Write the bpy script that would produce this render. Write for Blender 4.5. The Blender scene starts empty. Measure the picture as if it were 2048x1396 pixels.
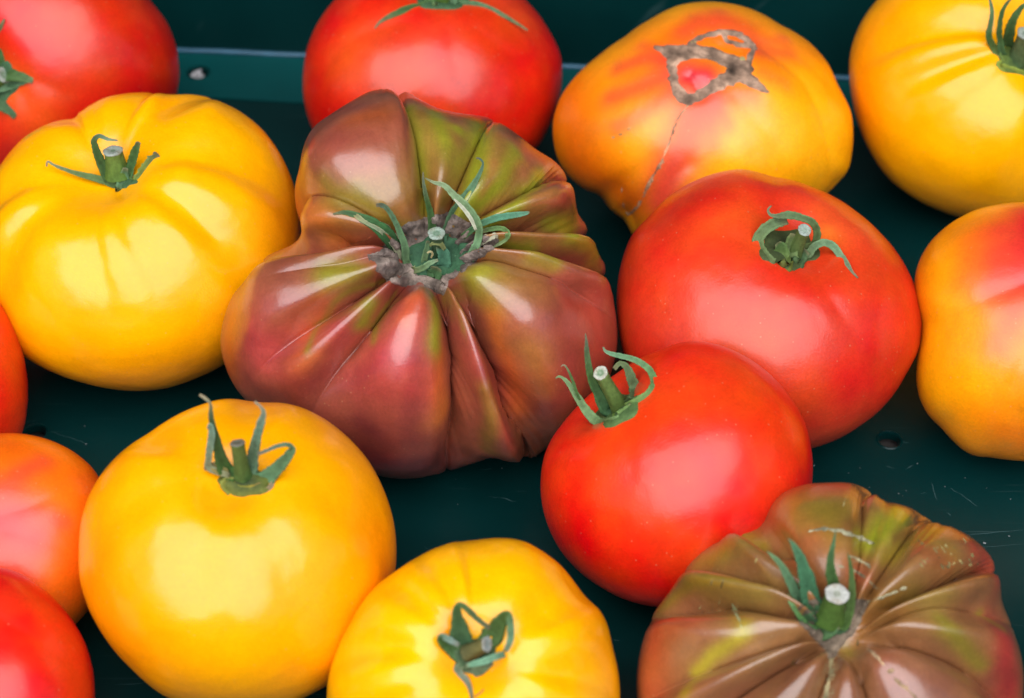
import bpy, bmesh, math, random
import numpy as np
from mathutils import Vector
from mathutils.bvhtree import BVHTree

S = bpy.context.scene
COL = S.collection
rng = np.random.default_rng(7)
random.seed(7)
R = math.radians

# ------------------------------------------------------------------ camera
HFOV, PITCH, DIST = R(30.0), R(43.0), 0.62
AIM = np.array([0.0, 0.0, 0.040])
cam = bpy.data.objects.new('camera', bpy.data.cameras.new('camera'))
COL.objects.link(cam)
S.camera = cam
cam.data.sensor_width = 36
cam.data.lens = 18 / math.tan(HFOV / 2)
cam.data.clip_start, cam.data.clip_end = 0.02, 200
CX = np.array([1.0, 0, 0])
CY = np.array([0, math.sin(PITCH), math.cos(PITCH)])
CZ = np.array([0, -math.cos(PITCH), math.sin(PITCH)])
CC = AIM + DIST * CZ
cam.location = CC
cam.rotation_euler = (math.pi / 2 - PITCH, 0, 0)
cam.data.dof.use_dof = True
cam.data.dof.focus_distance = 0.595
cam.data.dof.aperture_fstop = 11

# ------------------------------------------------------------------ sky, sun, exposure
SUN_EL, SUN_AZ = R(62), R(-9)            # from the customer's side of the stall
W = bpy.data.worlds.new('World')
S.world = W
W.use_nodes = True
nt = W.node_tree
bg = nt.nodes['Background']
sky = nt.nodes.new('ShaderNodeTexSky')
sky.sky_type = 'NISHITA'
sky.sun_disc = False
sky.air_density = 0.3
sky.dust_density = 0.3
sky.sun_elevation = SUN_EL
sky.sun_rotation = math.pi + SUN_AZ
nt.links.new(sky.outputs[0], bg.inputs[0])
bg.inputs[1].default_value = 0.05
sd = bpy.data.lights.new('overcast_sun', 'SUN')
sd.energy = 1.5
sd.angle = R(90)
sd.color = (0.96, 0.98, 1.0)
so = bpy.data.objects.new('overcast_sun', sd)
COL.objects.link(so)
to_sun = Vector((math.sin(SUN_AZ) * math.cos(SUN_EL), -math.cos(SUN_AZ) * math.cos(SUN_EL), math.sin(SUN_EL)))
so.rotation_euler = to_sun.to_track_quat('Z', 'Y').to_euler()
so.location = to_sun * 3
S.view_settings.view_transform = 'Standard'
S.view_settings.look = 'None'
S.view_settings.exposure = 2.1
S.view_settings.gamma = 1.0

# ------------------------------------------------------------------ view-space helpers
# 'view space' (u right, v up, w towards the camera) is camera space in units of one
# photo pixel at a thing's own depth; every thing is then scaled so that it rests on the floor.
K = math.tan(HFOV / 2) / 1024
EYE = 1.0 / K

def to_world(P, t):
    P = np.asarray(P, float)
    return CC + t * K * (P[..., 0:1] * CX + P[..., 1:2] * CY + (P[..., 2:3] - EYE) * CZ)

def ray_dir(x, y):
    d = np.array([x - 1024.0, 698.0 - y, -EYE])
    return d / np.linalg.norm(d)

def floor_pt(x, y, z=0.0):
    d = K * ((x - 1024) * CX + (698 - y) * CY) - CZ
    t = (z - CC[2]) / d[2]
    return CC + t * d

# ------------------------------------------------------------------ object helpers
def tag(o, label=None, cat=None, group=None, kind=None):
    if label: o['label'] = label
    if cat: o['category'] = cat
    if group: o['group'] = group
    if kind: o['kind'] = kind
    return o

def empty(name, loc):
    o = bpy.data.objects.new(name, None)
    o.empty_display_size = 0.01
    COL.objects.link(o)
    o.location = loc
    return o

def mesh_obj(name, V, F, mat, parent=None, col=None, smooth=True, origin=None):
    me = bpy.data.meshes.new(name)
    V = np.asarray(V, float)
    if origin is not None:
        V = V - np.asarray(origin)
    me.from_pydata(V.tolist(), [], F)
    me.update()
    if smooth:
        me.polygons.foreach_set('use_smooth', [True] * len(me.polygons))
    if col is not None:
        a = me.color_attributes.new('Col', 'FLOAT_COLOR', 'POINT')
        c = np.ones((len(V), 4), np.float32)
        c[:, :3] = col
        a.data.foreach_set('color', c.ravel())
    me.materials.append(mat)
    o = bpy.data.objects.new(name, me)
    COL.objects.link(o)
    if parent is not None:
        o.parent = parent
    return o

# ------------------------------------------------------------------ materials
def new_mat(name):
    m = bpy.data.materials.new(name)
    m.use_nodes = True
    n = m.node_tree.nodes
    return m, n, m.node_tree.links, n['Principled BSDF']

def skin_mat(name, rough, coat, coat_rough, mottle, fleck, spec=0.5, wavy=0.12, sss=0.06):
    m, n, l, b = new_mat(name)
    at = n.new('ShaderNodeAttribute'); at.attribute_name = 'Col'
    tc = n.new('ShaderNodeTexCoord')
    n1 = n.new('ShaderNodeTexNoise'); n1.inputs['Scale'].default_value = 55; n1.inputs['Detail'].default_value = 5
    n1.inputs['Roughness'].default_value = 0.6
    l.new(tc.outputs['Object'], n1.inputs['Vector'])
    mr = n.new('ShaderNodeMapRange'); mr.inputs[1].default_value = 0.3; mr.inputs[2].default_value = 0.7
    mr.inputs[3].default_value = 1 - mottle; mr.inputs[4].default_value = 1 + mottle
    l.new(n1.outputs['Fac'], mr.inputs[0])
    hsv = n.new('ShaderNodeHueSaturation')
    l.new(at.outputs['Color'], hsv.inputs['Color'])
    gn = n.new('ShaderNodeTexNoise'); gn.inputs['Scale'].default_value = 1100; gn.inputs['Detail'].default_value = 3
    l.new(tc.outputs['Object'], gn.inputs['Vector'])
    gm = n.new('ShaderNodeMapRange'); gm.inputs[1].default_value = 0.25; gm.inputs[2].default_value = 0.75
    gm.inputs[3].default_value = 1 - min(.11, mottle * .8); gm.inputs[4].default_value = 1 + min(.11, mottle * .8)
    l.new(gn.outputs['Fac'], gm.inputs[0])
    vm = n.new('ShaderNodeMath'); vm.operation = 'MULTIPLY'
    l.new(mr.outputs[0], vm.inputs[0]); l.new(gm.outputs[0], vm.inputs[1])
    l.new(vm.outputs[0], hsv.inputs['Value'])
    n3 = n.new('ShaderNodeTexNoise'); n3.inputs['Scale'].default_value = 32; n3.inputs['Detail'].default_value = 3
    l.new(tc.outputs['Object'], n3.inputs['Vector'])
    mh = n.new('ShaderNodeMapRange'); mh.inputs[1].default_value = 0.3; mh.inputs[2].default_value = 0.7
    mh.inputs[3].default_value = 0.5 - 0.045 * mottle; mh.inputs[4].default_value = 0.5 + 0.045 * mottle
    l.new(n3.outputs['Fac'], mh.inputs[0]); l.new(mh.outputs[0], hsv.inputs['Hue'])
    # pale pores
    vo = n.new('ShaderNodeTexVoronoi'); vo.inputs['Scale'].default_value = 700
    l.new(tc.outputs['Object'], vo.inputs['Vector'])
    sx = n.new('ShaderNodeSeparateColor'); l.new(vo.outputs['Color'], sx.inputs[0])
    g1 = n.new('ShaderNodeMath'); g1.operation = 'GREATER_THAN'; g1.inputs[1].default_value = 0.93
    l.new(sx.outputs[0], g1.inputs[0])
    l1 = n.new('ShaderNodeMapRange'); l1.inputs[1].default_value = 0.10; l1.inputs[2].default_value = 0.26
    l1.inputs[3].default_value = 1; l1.inputs[4].default_value = 0
    l.new(vo.outputs['Distance'], l1.inputs[0])
    mu = n.new('ShaderNodeMath'); mu.operation = 'MULTIPLY'
    l.new(g1.outputs[0], mu.inputs[0]); l.new(l1.outputs[0], mu.inputs[1])
    mu2 = n.new('ShaderNodeMath'); mu2.operation = 'MULTIPLY'; mu2.inputs[1].default_value = fleck
    l.new(mu.outputs[0], mu2.inputs[0])
    mx = n.new('ShaderNodeMix'); mx.data_type = 'RGBA'
    l.new(mu2.outputs[0], mx.inputs[0]); l.new(hsv.outputs[0], mx.inputs[6])
    mx.inputs[7].default_value = (0.55, 0.36, 0.18, 1)
    l.new(mx.outputs[2], b.inputs['Base Color'])
    b.inputs['Roughness'].default_value = rough
    b.inputs['Specular IOR Level'].default_value = spec
    b.inputs['Coat Weight'].default_value = coat
    b.inputs['Coat Roughness'].default_value = coat_rough
    b.inputs['Subsurface Weight'].default_value = sss
    b.inputs['Subsurface Radius'].default_value = (1.0, 0.35, 0.08)
    b.inputs['Subsurface Scale'].default_value = 0.004
    # skin relief: fine pores and slow waviness
    n2 = n.new('ShaderNodeTexNoise'); n2.inputs['Scale'].default_value = 1400; n2.inputs['Detail'].default_value = 2
    l.new(tc.outputs['Object'], n2.inputs['Vector'])
    b1 = n.new('ShaderNodeBump'); b1.inputs['Strength'].default_value = 0.15; b1.inputs['Distance'].default_value = 0.0003
    l.new(n2.outputs['Fac'], b1.inputs['Height'])
    n4 = n.new('ShaderNodeTexNoise'); n4.inputs['Scale'].default_value = 70; n4.inputs['Detail'].default_value = 2
    l.new(tc.outputs['Object'], n4.inputs['Vector'])
    b2 = n.new('ShaderNodeBump'); b2.inputs['Strength'].default_value = wavy; b2.inputs['Distance'].default_value = 0.004
    l.new(n4.outputs['Fac'], b2.inputs['Height']); l.new(b1.outputs[0], b2.inputs['Normal'])
    l.new(b2.outputs[0], b.inputs['Normal'])
    l.new(b2.outputs[0], b.inputs['Coat Normal'])
    return m

def attr_mat(name, rough, spec, noise_scale, amount, bump, dist=0.0006, sss=0.0):
    m, n, l, b = new_mat(name)
    at = n.new('ShaderNodeAttribute'); at.attribute_name = 'Col'
    tc = n.new('ShaderNodeTexCoord')
    n1 = n.new('ShaderNodeTexNoise'); n1.inputs['Scale'].default_value = noise_scale; n1.inputs['Detail'].default_value = 6
    n1.inputs['Roughness'].default_value = 0.65
    l.new(tc.outputs['Object'], n1.inputs['Vector'])
    mr = n.new('ShaderNodeMapRange'); mr.inputs[1].default_value = 0.25; mr.inputs[2].default_value = 0.75
    mr.inputs[3].default_value = 1 - amount; mr.inputs[4].default_value = 1 + amount
    l.new(n1.outputs['Fac'], mr.inputs[0])
    hsv = n.new('ShaderNodeHueSaturation')
    l.new(at.outputs['Color'], hsv.inputs['Color']); l.new(mr.outputs[0], hsv.inputs['Value'])
    l.new(hsv.outputs[0], b.inputs['Base Color'])
    b.inputs['Roughness'].default_value = rough
    b.inputs['Specular IOR Level'].default_value = spec
    b.inputs['Subsurface Weight'].default_value = sss
    b.inputs['Subsurface Scale'].default_value = 0.002
    b1 = n.new('ShaderNodeBump'); b1.inputs['Strength'].default_value = bump; b1.inputs['Distance'].default_value = dist
    l.new(n1.outputs['Fac'], b1.inputs['Height']); l.new(b1.outputs[0], b.inputs['Normal'])
    return m

M = {}
M['red'] = skin_mat('red_skin', 0.31, 0.22, 0.17, 0.15, 0.24, 0.44)
M['yellow'] = skin_mat('yellow_skin', 0.24, 0.22, 0.11, 0.07, 0.16, 0.36, 0.17)
M['bicolor'] = skin_mat('bicolor_skin', 0.34, 0.25, 0.18, 0.12, 0.25)
M['striped'] = skin_mat('striped_skin', 0.34, 0.75, 0.19, 0.26, 0.22)
M['leaf'] = attr_mat('leaf_green', 0.68, 0.18, 600, 0.35, 0.5)
M['cut'] = attr_mat('cut_stem', 0.7, 0.3, 900, 0.25, 0.5)
M['cork'] = attr_mat('corky_scar_tissue', 0.85, 0.2, 420, 0.55, 1.0, 0.0012)

def crate_mat(gain=1.0):
    m, n, l, b = new_mat('dark_green_plastic' if gain == 1 else 'lit_green_plastic')
    tc = n.new('ShaderNodeTexCoord')
    n1 = n.new('ShaderNodeTexNoise'); n1.inputs['Scale'].default_value = 14; n1.inputs['Detail'].default_value = 6
    l.new(tc.outputs['Object'], n1.inputs['Vector'])
    cr = n.new('ShaderNodeValToRGB')
    cr.color_ramp.elements[0].position = 0.3; cr.color_ramp.elements[0].color = (0.0006 * gain, 0.017 * gain, 0.017 * gain, 1)
    cr.color_ramp.elements[1].position = 0.7; cr.color_ramp.elements[1].color = (0.0008 * gain, 0.027 * gain, 0.026 * gain, 1)
    l.new(n1.outputs['Fac'], cr.inputs[0])
    # hairline scuffs: noise stretched along one direction
    mp = n.new('ShaderNodeMapping'); mp.inputs['Rotation'].default_value = (0, 0, R(-20)); mp.inputs['Scale'].default_value = (25, 900, 25)
    l.new(tc.outputs['Object'], mp.inputs[0])
    n2 = n.new('ShaderNodeTexNoise'); n2.inputs['Scale'].default_value = 1.0; n2.inputs['Detail'].default_value = 2
    l.new(mp.outputs[0], n2.inputs['Vector'])
    mr = n.new('ShaderNodeMapRange'); mr.inputs[1].default_value = 0.68; mr.inputs[2].default_value = 0.80
    mr.inputs[3].default_value = 0; mr.inputs[4].default_value = 0.10
    l.new(n2.outputs['Fac'], mr.inputs[0])
    mx = n.new('ShaderNodeMix'); mx.data_type = 'RGBA'
    l.new(mr.outputs[0], mx.inputs[0]); l.new(cr.outputs[0], mx.inputs[6]); mx.inputs[7].default_value = (0.16, 0.25, 0.25, 1)
    l.new(mx.outputs[2], b.inputs['Base Color'])
    b.inputs['Specular IOR Level'].default_value = 0.22
    rr = n.new('ShaderNodeMapRange'); rr.inputs[3].default_value = 0.22; rr.inputs[4].default_value = 0.42
    l.new(n1.outputs['Fac'], rr.inputs[0]); l.new(rr.outputs[0], b.inputs['Roughness'])
    n3 = n.new('ShaderNodeTexNoise'); n3.inputs['Scale'].default_value = 60; n3.inputs['Detail'].default_value = 4
    l.new(tc.outputs['Object'], n3.inputs['Vector'])
    bp = n.new('ShaderNodeBump'); bp.inputs['Strength'].default_value = 0.15; bp.inputs['Distance'].default_value = 0.001
    l.new(n3.outputs['Fac'], bp.inputs['Height']); l.new(bp.outputs[0], b.inputs['Normal'])
    return m
M['crate'] = crate_mat()
M['band'] = crate_mat(2.8)  # lighter copy of the crate plastic, with light painted into its colour

def plain(name, c, rough=0.6, spec=0.4, noise=40, amt=0.2):
    m, n, l, b = new_mat(name)
    tc = n.new('ShaderNodeTexCoord')
    n1 = n.new('ShaderNodeTexNoise'); n1.inputs['Scale'].default_value = noise; n1.inputs['Detail'].default_value = 5
    l.new(tc.outputs['Object'], n1.inputs['Vector'])
    cr = n.new('ShaderNodeValToRGB')
    cr.color_ramp.elements[0].position = 0.3; cr.color_ramp.elements[0].color = (*[x * (1 - amt) for x in c], 1)
    cr.color_ramp.elements[1].position = 0.7; cr.color_ramp.elements[1].color = (*[x * (1 + amt) for x in c], 1)
    l.new(n1.outputs['Fac'], cr.inputs[0]); l.new(cr.outputs[0], b.inputs['Base Color'])
    b.inputs['Roughness'].default_value = rough
    b.inputs['Specular IOR Level'].default_value = spec
    return m
M['sky_sheen'] = plain('painted_sky_sheen', (0.030, 0.105, 0.165), 0.35, 0.5, noise=60, amt=.35)  # blue of the reflected sky put into the colour
M['scratch'] = plain('scratched_plastic', (0.035, 0.085, 0.085), 0.6)
M['dust'] = plain('pale_dust', (0.20, 0.22, 0.22), 0.9)
M['table'] = plain('table_board', (0.05, 0.042, 0.038), 0.8, noise=12)
M['ground'] = plain('paving', (0.06, 0.058, 0.055), 0.9, noise=3)
M['canvas'] = plain('blocker_canvas', (0.020, 0.045, 0.035), 0.9, 0.1, noise=8)
M['post'] = plain('grey_post', (0.2, 0.2, 0.2), 0.5)

# ------------------------------------------------------------------ geometry helpers (view space)
def catmull(P, n=8):
    P = np.asarray(P, float)
    if len(P) < 3:
        s = np.linspace(0, 1, n * 2 + 1)[:, None]
        return P[0] * (1 - s) + P[-1] * s
    Q = np.vstack([2 * P[0] - P[1], P, 2 * P[-1] - P[-2]])
    out = []
    for i in range(len(P) - 1):
        p0, p1, p2, p3 = Q[i:i + 4]
        for s in np.linspace(0, 1, n, endpoint=False):
            out.append(0.5 * (2 * p1 + (p2 - p0) * s + (2 * p0 - 5 * p1 + 4 * p2 - p3) * s * s + (3 * p1 - p0 - 3 * p2 + p3) * s ** 3))
    out.append(P[-1])
    return np.array(out)

def wob(P, seed, freq, octv=3):
    """cheap smooth noise in about [-1,1]: a sum of random plane waves"""
    g = np.random.default_rng(seed)
    out = np.zeros(len(P)); a = 1.0; tot = 0
    for o in range(octv):
        for j in range(5):
            d = g.normal(size=3); d /= np.linalg.norm(d)
            out += a * np.sin(P @ d * freq * (2 ** o) * g.uniform(.7, 1.3) + g.uniform(0, 6.28))
        tot += a * 2.2; a *= 0.5
    return out / tot

def poly_dist(V, L):
    """distance of each V to the polyline L and the parameter 0..1 along it"""
    best = np.full(len(V), 1e9); par = np.zeros(len(V))
    n = len(L) - 1
    if n < 1:
        return np.linalg.norm(V - L[0], axis=1), par
    for i in range(n):
        a, b = L[i], L[i + 1]
        ab = b - a
        s = np.clip(((V - a) @ ab) / max(1e-9, ab @ ab), 0, 1)
        d = np.linalg.norm(V - a - s[:, None] * ab, axis=1)
        k = d < best
        best[k] = d[k]; par[k] = (i + s[k]) / n
    return best, par

class Tomato:
    def __init__(self, name, label, outline, centre, stem, hratio, mat, base, creases=(), patches=(),
                 lobes=(), sharp=0.0, wmax=0.5, profile=None, hollow=(0.0, 1.0), na=256, nb=128, seed=1, group='tomatoes in the green crate', lift=0.0, lumpy=0.012, cat='tomato', flat=1.0):
        self.cx, self.cy = centre
        u0, v0 = centre[0] - 1024.0, 698.0 - centre[1]
        O = np.asarray(outline, float)
        dx, dy = O[:, 0] - centre[0], -(O[:, 1] - centre[1])
        ang = np.arctan2(dy, dx); rad = np.hypot(dx, dy)
        o = np.argsort(ang); ang, rad = ang[o], rad[o]
        self.NB = 360
        A = np.linspace(-math.pi, math.pi, self.NB, endpoint=False)
        tgt = np.interp(A, ang, rad, period=2 * math.pi)
        ker = np.exp(-(np.arange(-6, 7) / 2.5) ** 2); ker /= ker.sum()
        tgt = np.convolve(np.r_[tgt[-6:], tgt, tgt[:6]], ker, 'valid')
        Rm = tgt.mean()
        self.Rm = Rm
        H = hratio * Rm
        ox, oy = stem[0] - centre[0], centre[1] - stem[1]
        q = np.array([ox, oy]) / (0.86 * H)
        qn = np.linalg.norm(q)
        if qn > 0.97: q *= 0.97 / qn
        ax = np.array([q[0], q[1], math.sqrt(max(0.0, 1 - q @ q))])
        e1 = np.cross([0, 0, 1.0], ax); e1 = e1 / np.linalg.norm(e1) if np.linalg.norm(e1) > 1e-3 else np.array([1.0, 0, 0])
        e2 = np.cross(ax, e1)
        self.axis = ax
        off = np.array([u0, v0, 0.0])
        th = np.linspace(0, math.pi, nb + 1)
        def grid(ph, use_lobes):
            na = len(ph)
            T, P = np.meshgrid(th[1:-1], ph, indexing='ij')
            T = np.r_[0.0, T.ravel(), math.pi]; P = np.r_[0.0, P.ravel(), 0.0]
            D = np.stack([np.sin(T) * np.cos(P), np.sin(T) * np.sin(P), np.cos(T)], 1)
            if profile is not None:
                cv = catmull(np.array(profile, float), 24)
                ln = np.r_[0, np.cumsum(np.hypot(np.diff(cv[:, 0]), np.diff(cv[:, 1])))]; ln /= ln[-1]
                rho = np.abs(np.interp(T / math.pi, ln, cv[:, 0])) * Rm
                z = np.interp(T / math.pi, ln, cv[:, 1]) * H
            else:
                rho = Rm * np.sin(T) ** flat
                z = H * np.cos(T)
            rho = rho * (1 + lumpy * wob(D, seed, 2.2, 2) + 0.35 * lumpy * wob(D, seed + 50, 6.5, 2))
            if hollow[0] and profile is None:
                z = z - (np.cos(T) > 0) * hollow[0] * Rm * np.exp(-(rho / (hollow[1] * Rm)) ** 2)
            Pg = P + 0.06 * wob(D, seed + 70, 2.5, 2) * np.clip(T / 0.5, 0, 1) if use_lobes else P
            V = rho[:, None] * (np.cos(Pg)[:, None] * e1 + np.sin(Pg)[:, None] * e2) + z[:, None] * ax
            F = []
            for i in range(na):
                F.append((0, 1 + i, 1 + (i + 1) % na))
            for j in range(nb - 2):
                a, b = 1 + j * na, 1 + (j + 1) * na
                for i in range(na):
                    k = (i + 1) % na
                    F.append((a + i, b + i, b + k, a + k))
            last = len(V) - 1; a = 1 + (nb - 2) * na
            for i in range(na):
                F.append((a + i, last, a + (i + 1) % na))
            V = self.fit(V + off, off, A, tgt)
            return V, F, T, P, D
        ph = np.linspace(0, 2 * math.pi, na, endpoint=False)
        V, F, T, P, D = grid(ph, bool(lobes))
        if lobes:
            # the folds are found on the plain fruit, then become grid lines of the final one
            self.V, self.F = V, F; self.rebuild()
            cr = []
            for (px, py, dep, th1, th2, *wd_) in lobes:
                h = self.hit(px, py)
                cr.append((P[np.argmin(((V - h) ** 2).sum(1))], dep, th1, th2, wd_[0] if wd_ else wmax))
            cr.sort()
            ph = []; sharp_cols = []
            for i, c in enumerate(cr):
                gap = (cr[(i + 1) % len(cr)][0] - c[0]) % (2 * math.pi)
                m_ = max(4, int(round(na * gap / (2 * math.pi))))
                sharp_cols.append(len(ph))
                uu = np.arange(m_) / m_
                uu = 0.5 - 0.5 * np.sign(1 - 2 * uu) * np.abs(1 - 2 * uu) ** 0.72 if sharp > .3 else uu
                ph += list(c[0] + gap * uu)
            na = len(ph)
            V, F, T, P, D = grid(np.array(ph), True)
        P0 = P
        self.F = F
        self.V = V; self.rebuild()
        # creases: inward folds along lines on the skin
        N = self.normals()
        disp = np.zeros(len(V))
        for c in creases:
            depth, width, pts = c[:3]
            L = np.array([self.hit(x, y) for x, y in catmull(np.array(pts, float), 5)])
            d, s = poly_dist(V, L)
            e = width * 0.16
            prof = np.exp(-(np.sqrt(d * d + e * e) - e) / width) if depth > 0 else np.exp(-(d / width) ** 2)
            taper = c[3] if len(c) > 3 else (1.0, 0.75)
            disp += depth * prof * (taper[0] * (1 - s) + taper[1] * s)
        # lobes: rounded segments that pinch together along meridians from the stem
        if lobes:
            ph_c = cr
            pw = P0 % (2 * math.pi)
            nl = len(ph_c)
            for i, (c, dep, th1, th2, wm) in enumerate(ph_c):
                gapR = (ph_c[(i + 1) % nl][0] - c) % (2 * math.pi); gapL = (c - ph_c[i - 1][0]) % (2 * math.pi)
                dl = (pw - c + math.pi) % (2 * math.pi) - math.pi
                hw = np.where(dl > 0, min(gapR * .5, wm), min(gapL * .5, wm))
                q = np.clip(np.abs(dl) / hw, 0, 1)
                prof = sharp * (1 - np.sqrt(np.clip(1 - (1 - q) ** 2, 0, 1))) + (1 - sharp) * (0.5 + 0.5 * np.cos(math.pi * np.clip(np.sqrt(q * q + 0.004) - 0.03, 0, 1))) ** 1.6
                env = (np.clip((T - 0.08) / 0.26, 0, 1) if sharp > .3 else np.clip((T - 0.22) / 0.46, 0, 1)) * (1 - np.clip((T - th1) / (th2 - th1), 0, 1) ** 1.0)
                env = env * env * (3 - 2 * env)
                if sharp > .3:
                    q2 = np.clip(np.where(dl > 0, np.abs(dl) / (gapR * .5), np.abs(dl) / (gapL * .5)), 0, 1)
                    prof = 0.95 * prof + 0.38 * (0.5 + 0.5 * np.cos(math.pi * q2))
                disp += dep * prof * env
        V = V - N * disp[:, None]
        V = self.fit(V, off, A, tgt)
        self.V = V; self.rebuild()
        # depth: rest on the floor (z = 0)
        zrow = K * (V[:, 0] * CX[2] + V[:, 1] * CY[2] + (V[:, 2] - EYE) * CZ[2])
        self.t = (lift - 0.0004 - CC[2]) / zrow.min()
        Wd = to_world(V, self.t)
        cw = to_world(np.array([[u0, v0, 0.0]]), self.t)[0]
        self.base = np.array([cw[0], cw[1], Wd[:, 2].min()])
        self.name = name
        # pigment
        C = np.tile(np.array(base, float), (len(V), 1))
        warp = np.stack([wob(V, seed + 11 + i, 0.03, 3) for i in range(3)], 1) * Rm * 0.022
        for p in patches:
            colr, strength, width, pts = p[:4]
            L = np.array([self.hit(x, y) for x, y in (catmull(np.array(pts, float), 4) if len(pts) > 1 else pts)])
            d, s = poly_dist(V + warp, L)
            a = (strength * np.exp(-(d / width) ** 2))[:, None]
            C = C * (1 - a) + np.array(colr) * a
        self.root = empty(name, self.base)
        tag(self.root, label, cat, group)
        self.body = mesh_obj('fruit_body', Wd, F, M[mat], self.root, C, True, self.base)
        if lobes and sharp > .3:
            me = self.body.data
            ev = np.zeros(len(me.edges) * 2, np.int32); me.edges.foreach_get('vertices', ev); ev = ev.reshape(-1, 2)
            col_ = (ev - 1) % na; row_ = (ev - 1) // na
            same = (col_[:, 0] == col_[:, 1]) & np.isin(col_[:, 0], sharp_cols) & (ev.min(1) > 0) & (ev.max(1) < len(V) - 1)
            thr = T[np.clip(ev[:, 0], 0, len(T) - 1)]
            cut_ = {c: cr[i][2] * .82 for i, c in enumerate(sharp_cols)}
            lim = np.array([cut_.get(int(c), 0) for c in col_[:, 0]])
            a_ = me.attributes.new('sharp_edge', 'BOOLEAN', 'EDGE')
            a_.data.foreach_set('value', (same & (thr < lim)).tolist())

    def fit(self, V, off, A, tgt):
        """swell or shrink the fruit round its own axis of sight so that its outline is the wanted one"""
        for it in range(3):
            s = 1.0 / (1.0 - K * V[:, 2])
            x, y = V[:, 0] * s - off[0], V[:, 1] * s - off[1]
            an, rr = np.arctan2(y, x), np.hypot(x, y)
            idx = ((an + math.pi) / (2 * math.pi) * 180).astype(int) % 180
            mx = np.zeros(180); np.maximum.at(mx, idx, rr)
            mx = np.where(mx < 1, mx.max(), mx)
            Ac = -math.pi + (np.arange(180) + .5) * 2 * math.pi / 180
            f = np.interp(Ac, A, tgt, period=2 * math.pi) / mx
            ker = np.exp(-(np.arange(-4, 5) / 1.6) ** 2); ker /= ker.sum()
            f = np.convolve(np.r_[f[-4:], f, f[:4]], ker, 'valid')
            g = np.interp(an, Ac, f, period=2 * math.pi)
            # full effect at the rim, little in the middle
            wgt = np.clip(rr / np.interp(an, Ac, mx, period=2 * math.pi), 0, 1) ** 1.5
            g = 1 + (g - 1) * wgt
            V = V.copy()
            V[:, 0] = off[0] + (V[:, 0] - off[0]) * g
            V[:, 1] = off[1] + (V[:, 1] - off[1]) * g
        return V

    def rebuild(self):
        self.bvh = BVHTree.FromPolygons([tuple(v) for v in self.V], self.F)

    def normals(self):
        V = self.V
        N = np.zeros_like(V)
        tri = []
        for f in self.F:
            tri.append(f[:3])
            if len(f) == 4: tri.append((f[0], f[2], f[3]))
        tri = np.array(tri)
        fn = np.cross(V[tri[:, 1]] - V[tri[:, 0]], V[tri[:, 2]] - V[tri[:, 0]])
        for i in range(3): np.add.at(N, tri[:, i], fn)
        N /= np.linalg.norm(N, axis=1)[:, None] + 1e-12
        c = V.mean(0)
        if ((V - c) * N).sum() < 0: N = -N
        return N

    def hit(self, x, y, miss=True):
        d = ray_dir(x, y)
        p, n, i, dist = self.bvh.ray_cast(Vector((0, 0, EYE)), Vector(d))
        if p is None:
            if not miss: return None
            # nearest point of the skin to the line of sight
            q = np.array([x - 1024.0, 698.0 - y, 0.0])
            p = self.bvh.find_nearest(Vector(q))[0]
        return np.array(p)

    def place(self, pts, minlift=3.0):
        """(x, y, z): photo position and height towards the viewer above the calyx base; kept clear of the skin"""
        out = []
        for p in pts:
            x, y, z = p[:3]
            h = self.hit(x, y, False)
            w = self.w0 + z
            if h is not None: w = max(w, h[2] + minlift)
            s = 1 - K * w
            out.append(((x - 1024.0) * s, (698.0 - y) * s, w))
        return np.array(out)

    def part(self, name, V, F, mat, col, parent=None):
        o = mesh_obj(name, to_world(np.asarray(V), self.t), F, M[mat], parent or self.root, col, True, self.base)
        return o

    def start_calyx(self, cx, cy, rx, ry, rot=0, height=5, col=(0.05, 0.11, 0.045), dark=(0.03, 0.06, 0.03)):
        self.w0 = self.hit(cx, cy)[2]
        self.cal = (cx, cy, rx, height)
        n, m = 28, 8
        V = []; F = []; C = []
        cr, sr = math.cos(R(rot)), math.sin(R(rot))
        g = np.random.default_rng(int(abs(cx)) + 1)
        rag = 1 + 0.10 * np.sin(np.arange(n) / n * 6.283 * 5 + g.uniform(0, 6)) + g.normal(size=n) * 0.02
        for j in range(m + 1):
            q = j / m
            for i in range(n):
                a = 2 * math.pi * i / n
                x, y = rx * q * rag[i] * math.cos(a), ry * q * rag[i] * math.sin(a)
                X, Y = cx + x * cr - y * sr, cy + x * sr + y * cr
                h = self.hit(X, Y)
                lift = height * (1 - q ** 3) + 1.4 * math.sin(a * 5 + 1) * q - (2.5 if j == m else 0)
                V.append(h + np.array([0, 0.3 * lift, lift]))
                C.append(np.array(dark) * (1 - q) + np.array(col) * q)
        for j in range(m):
            for i in range(n):
                k = (i + 1) % n
                F.append((j * n + i, j * n + k, (j + 1) * n + k, (j + 1) * n + i))
        self.calyx = self.part('calyx', V, F, 'leaf', np.array(C))
        return self.calyx

    def ribbon(self, name, pts, mat='leaf', c0=(0.06, 0.13, 0.055), c1=None, c2=None, fold=0.35, thick=1.1,
               twist=0.0, parent=None, minlift=3.0, rag=0.06, seed=None):
        """a leaf-like strip: pts = (x, y, z, width)"""
        P = self.place(pts, minlift)
        wd = np.array([p[3] for p in pts], float)
        n = 7
        Q = catmull(P, n)
        ws = np.interp(np.linspace(0, len(pts) - 1, len(Q)), np.arange(len(pts)), wd)
        g = np.random.default_rng(seed if seed is not None else int(abs(pts[0][0] * 7 + pts[-1][1] * 3)))
        T = np.gradient(Q, axis=0); T /= np.linalg.norm(T, axis=1)[:, None] + 1e-9
        prev = None
        V = []; C = []
        c1 = c1 if c1 is not None else c0
        c2 = c2 if c2 is not None else c1
        nw = 5
        ex = np.array([-1, -.5, 0, .5, 1.0])
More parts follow.
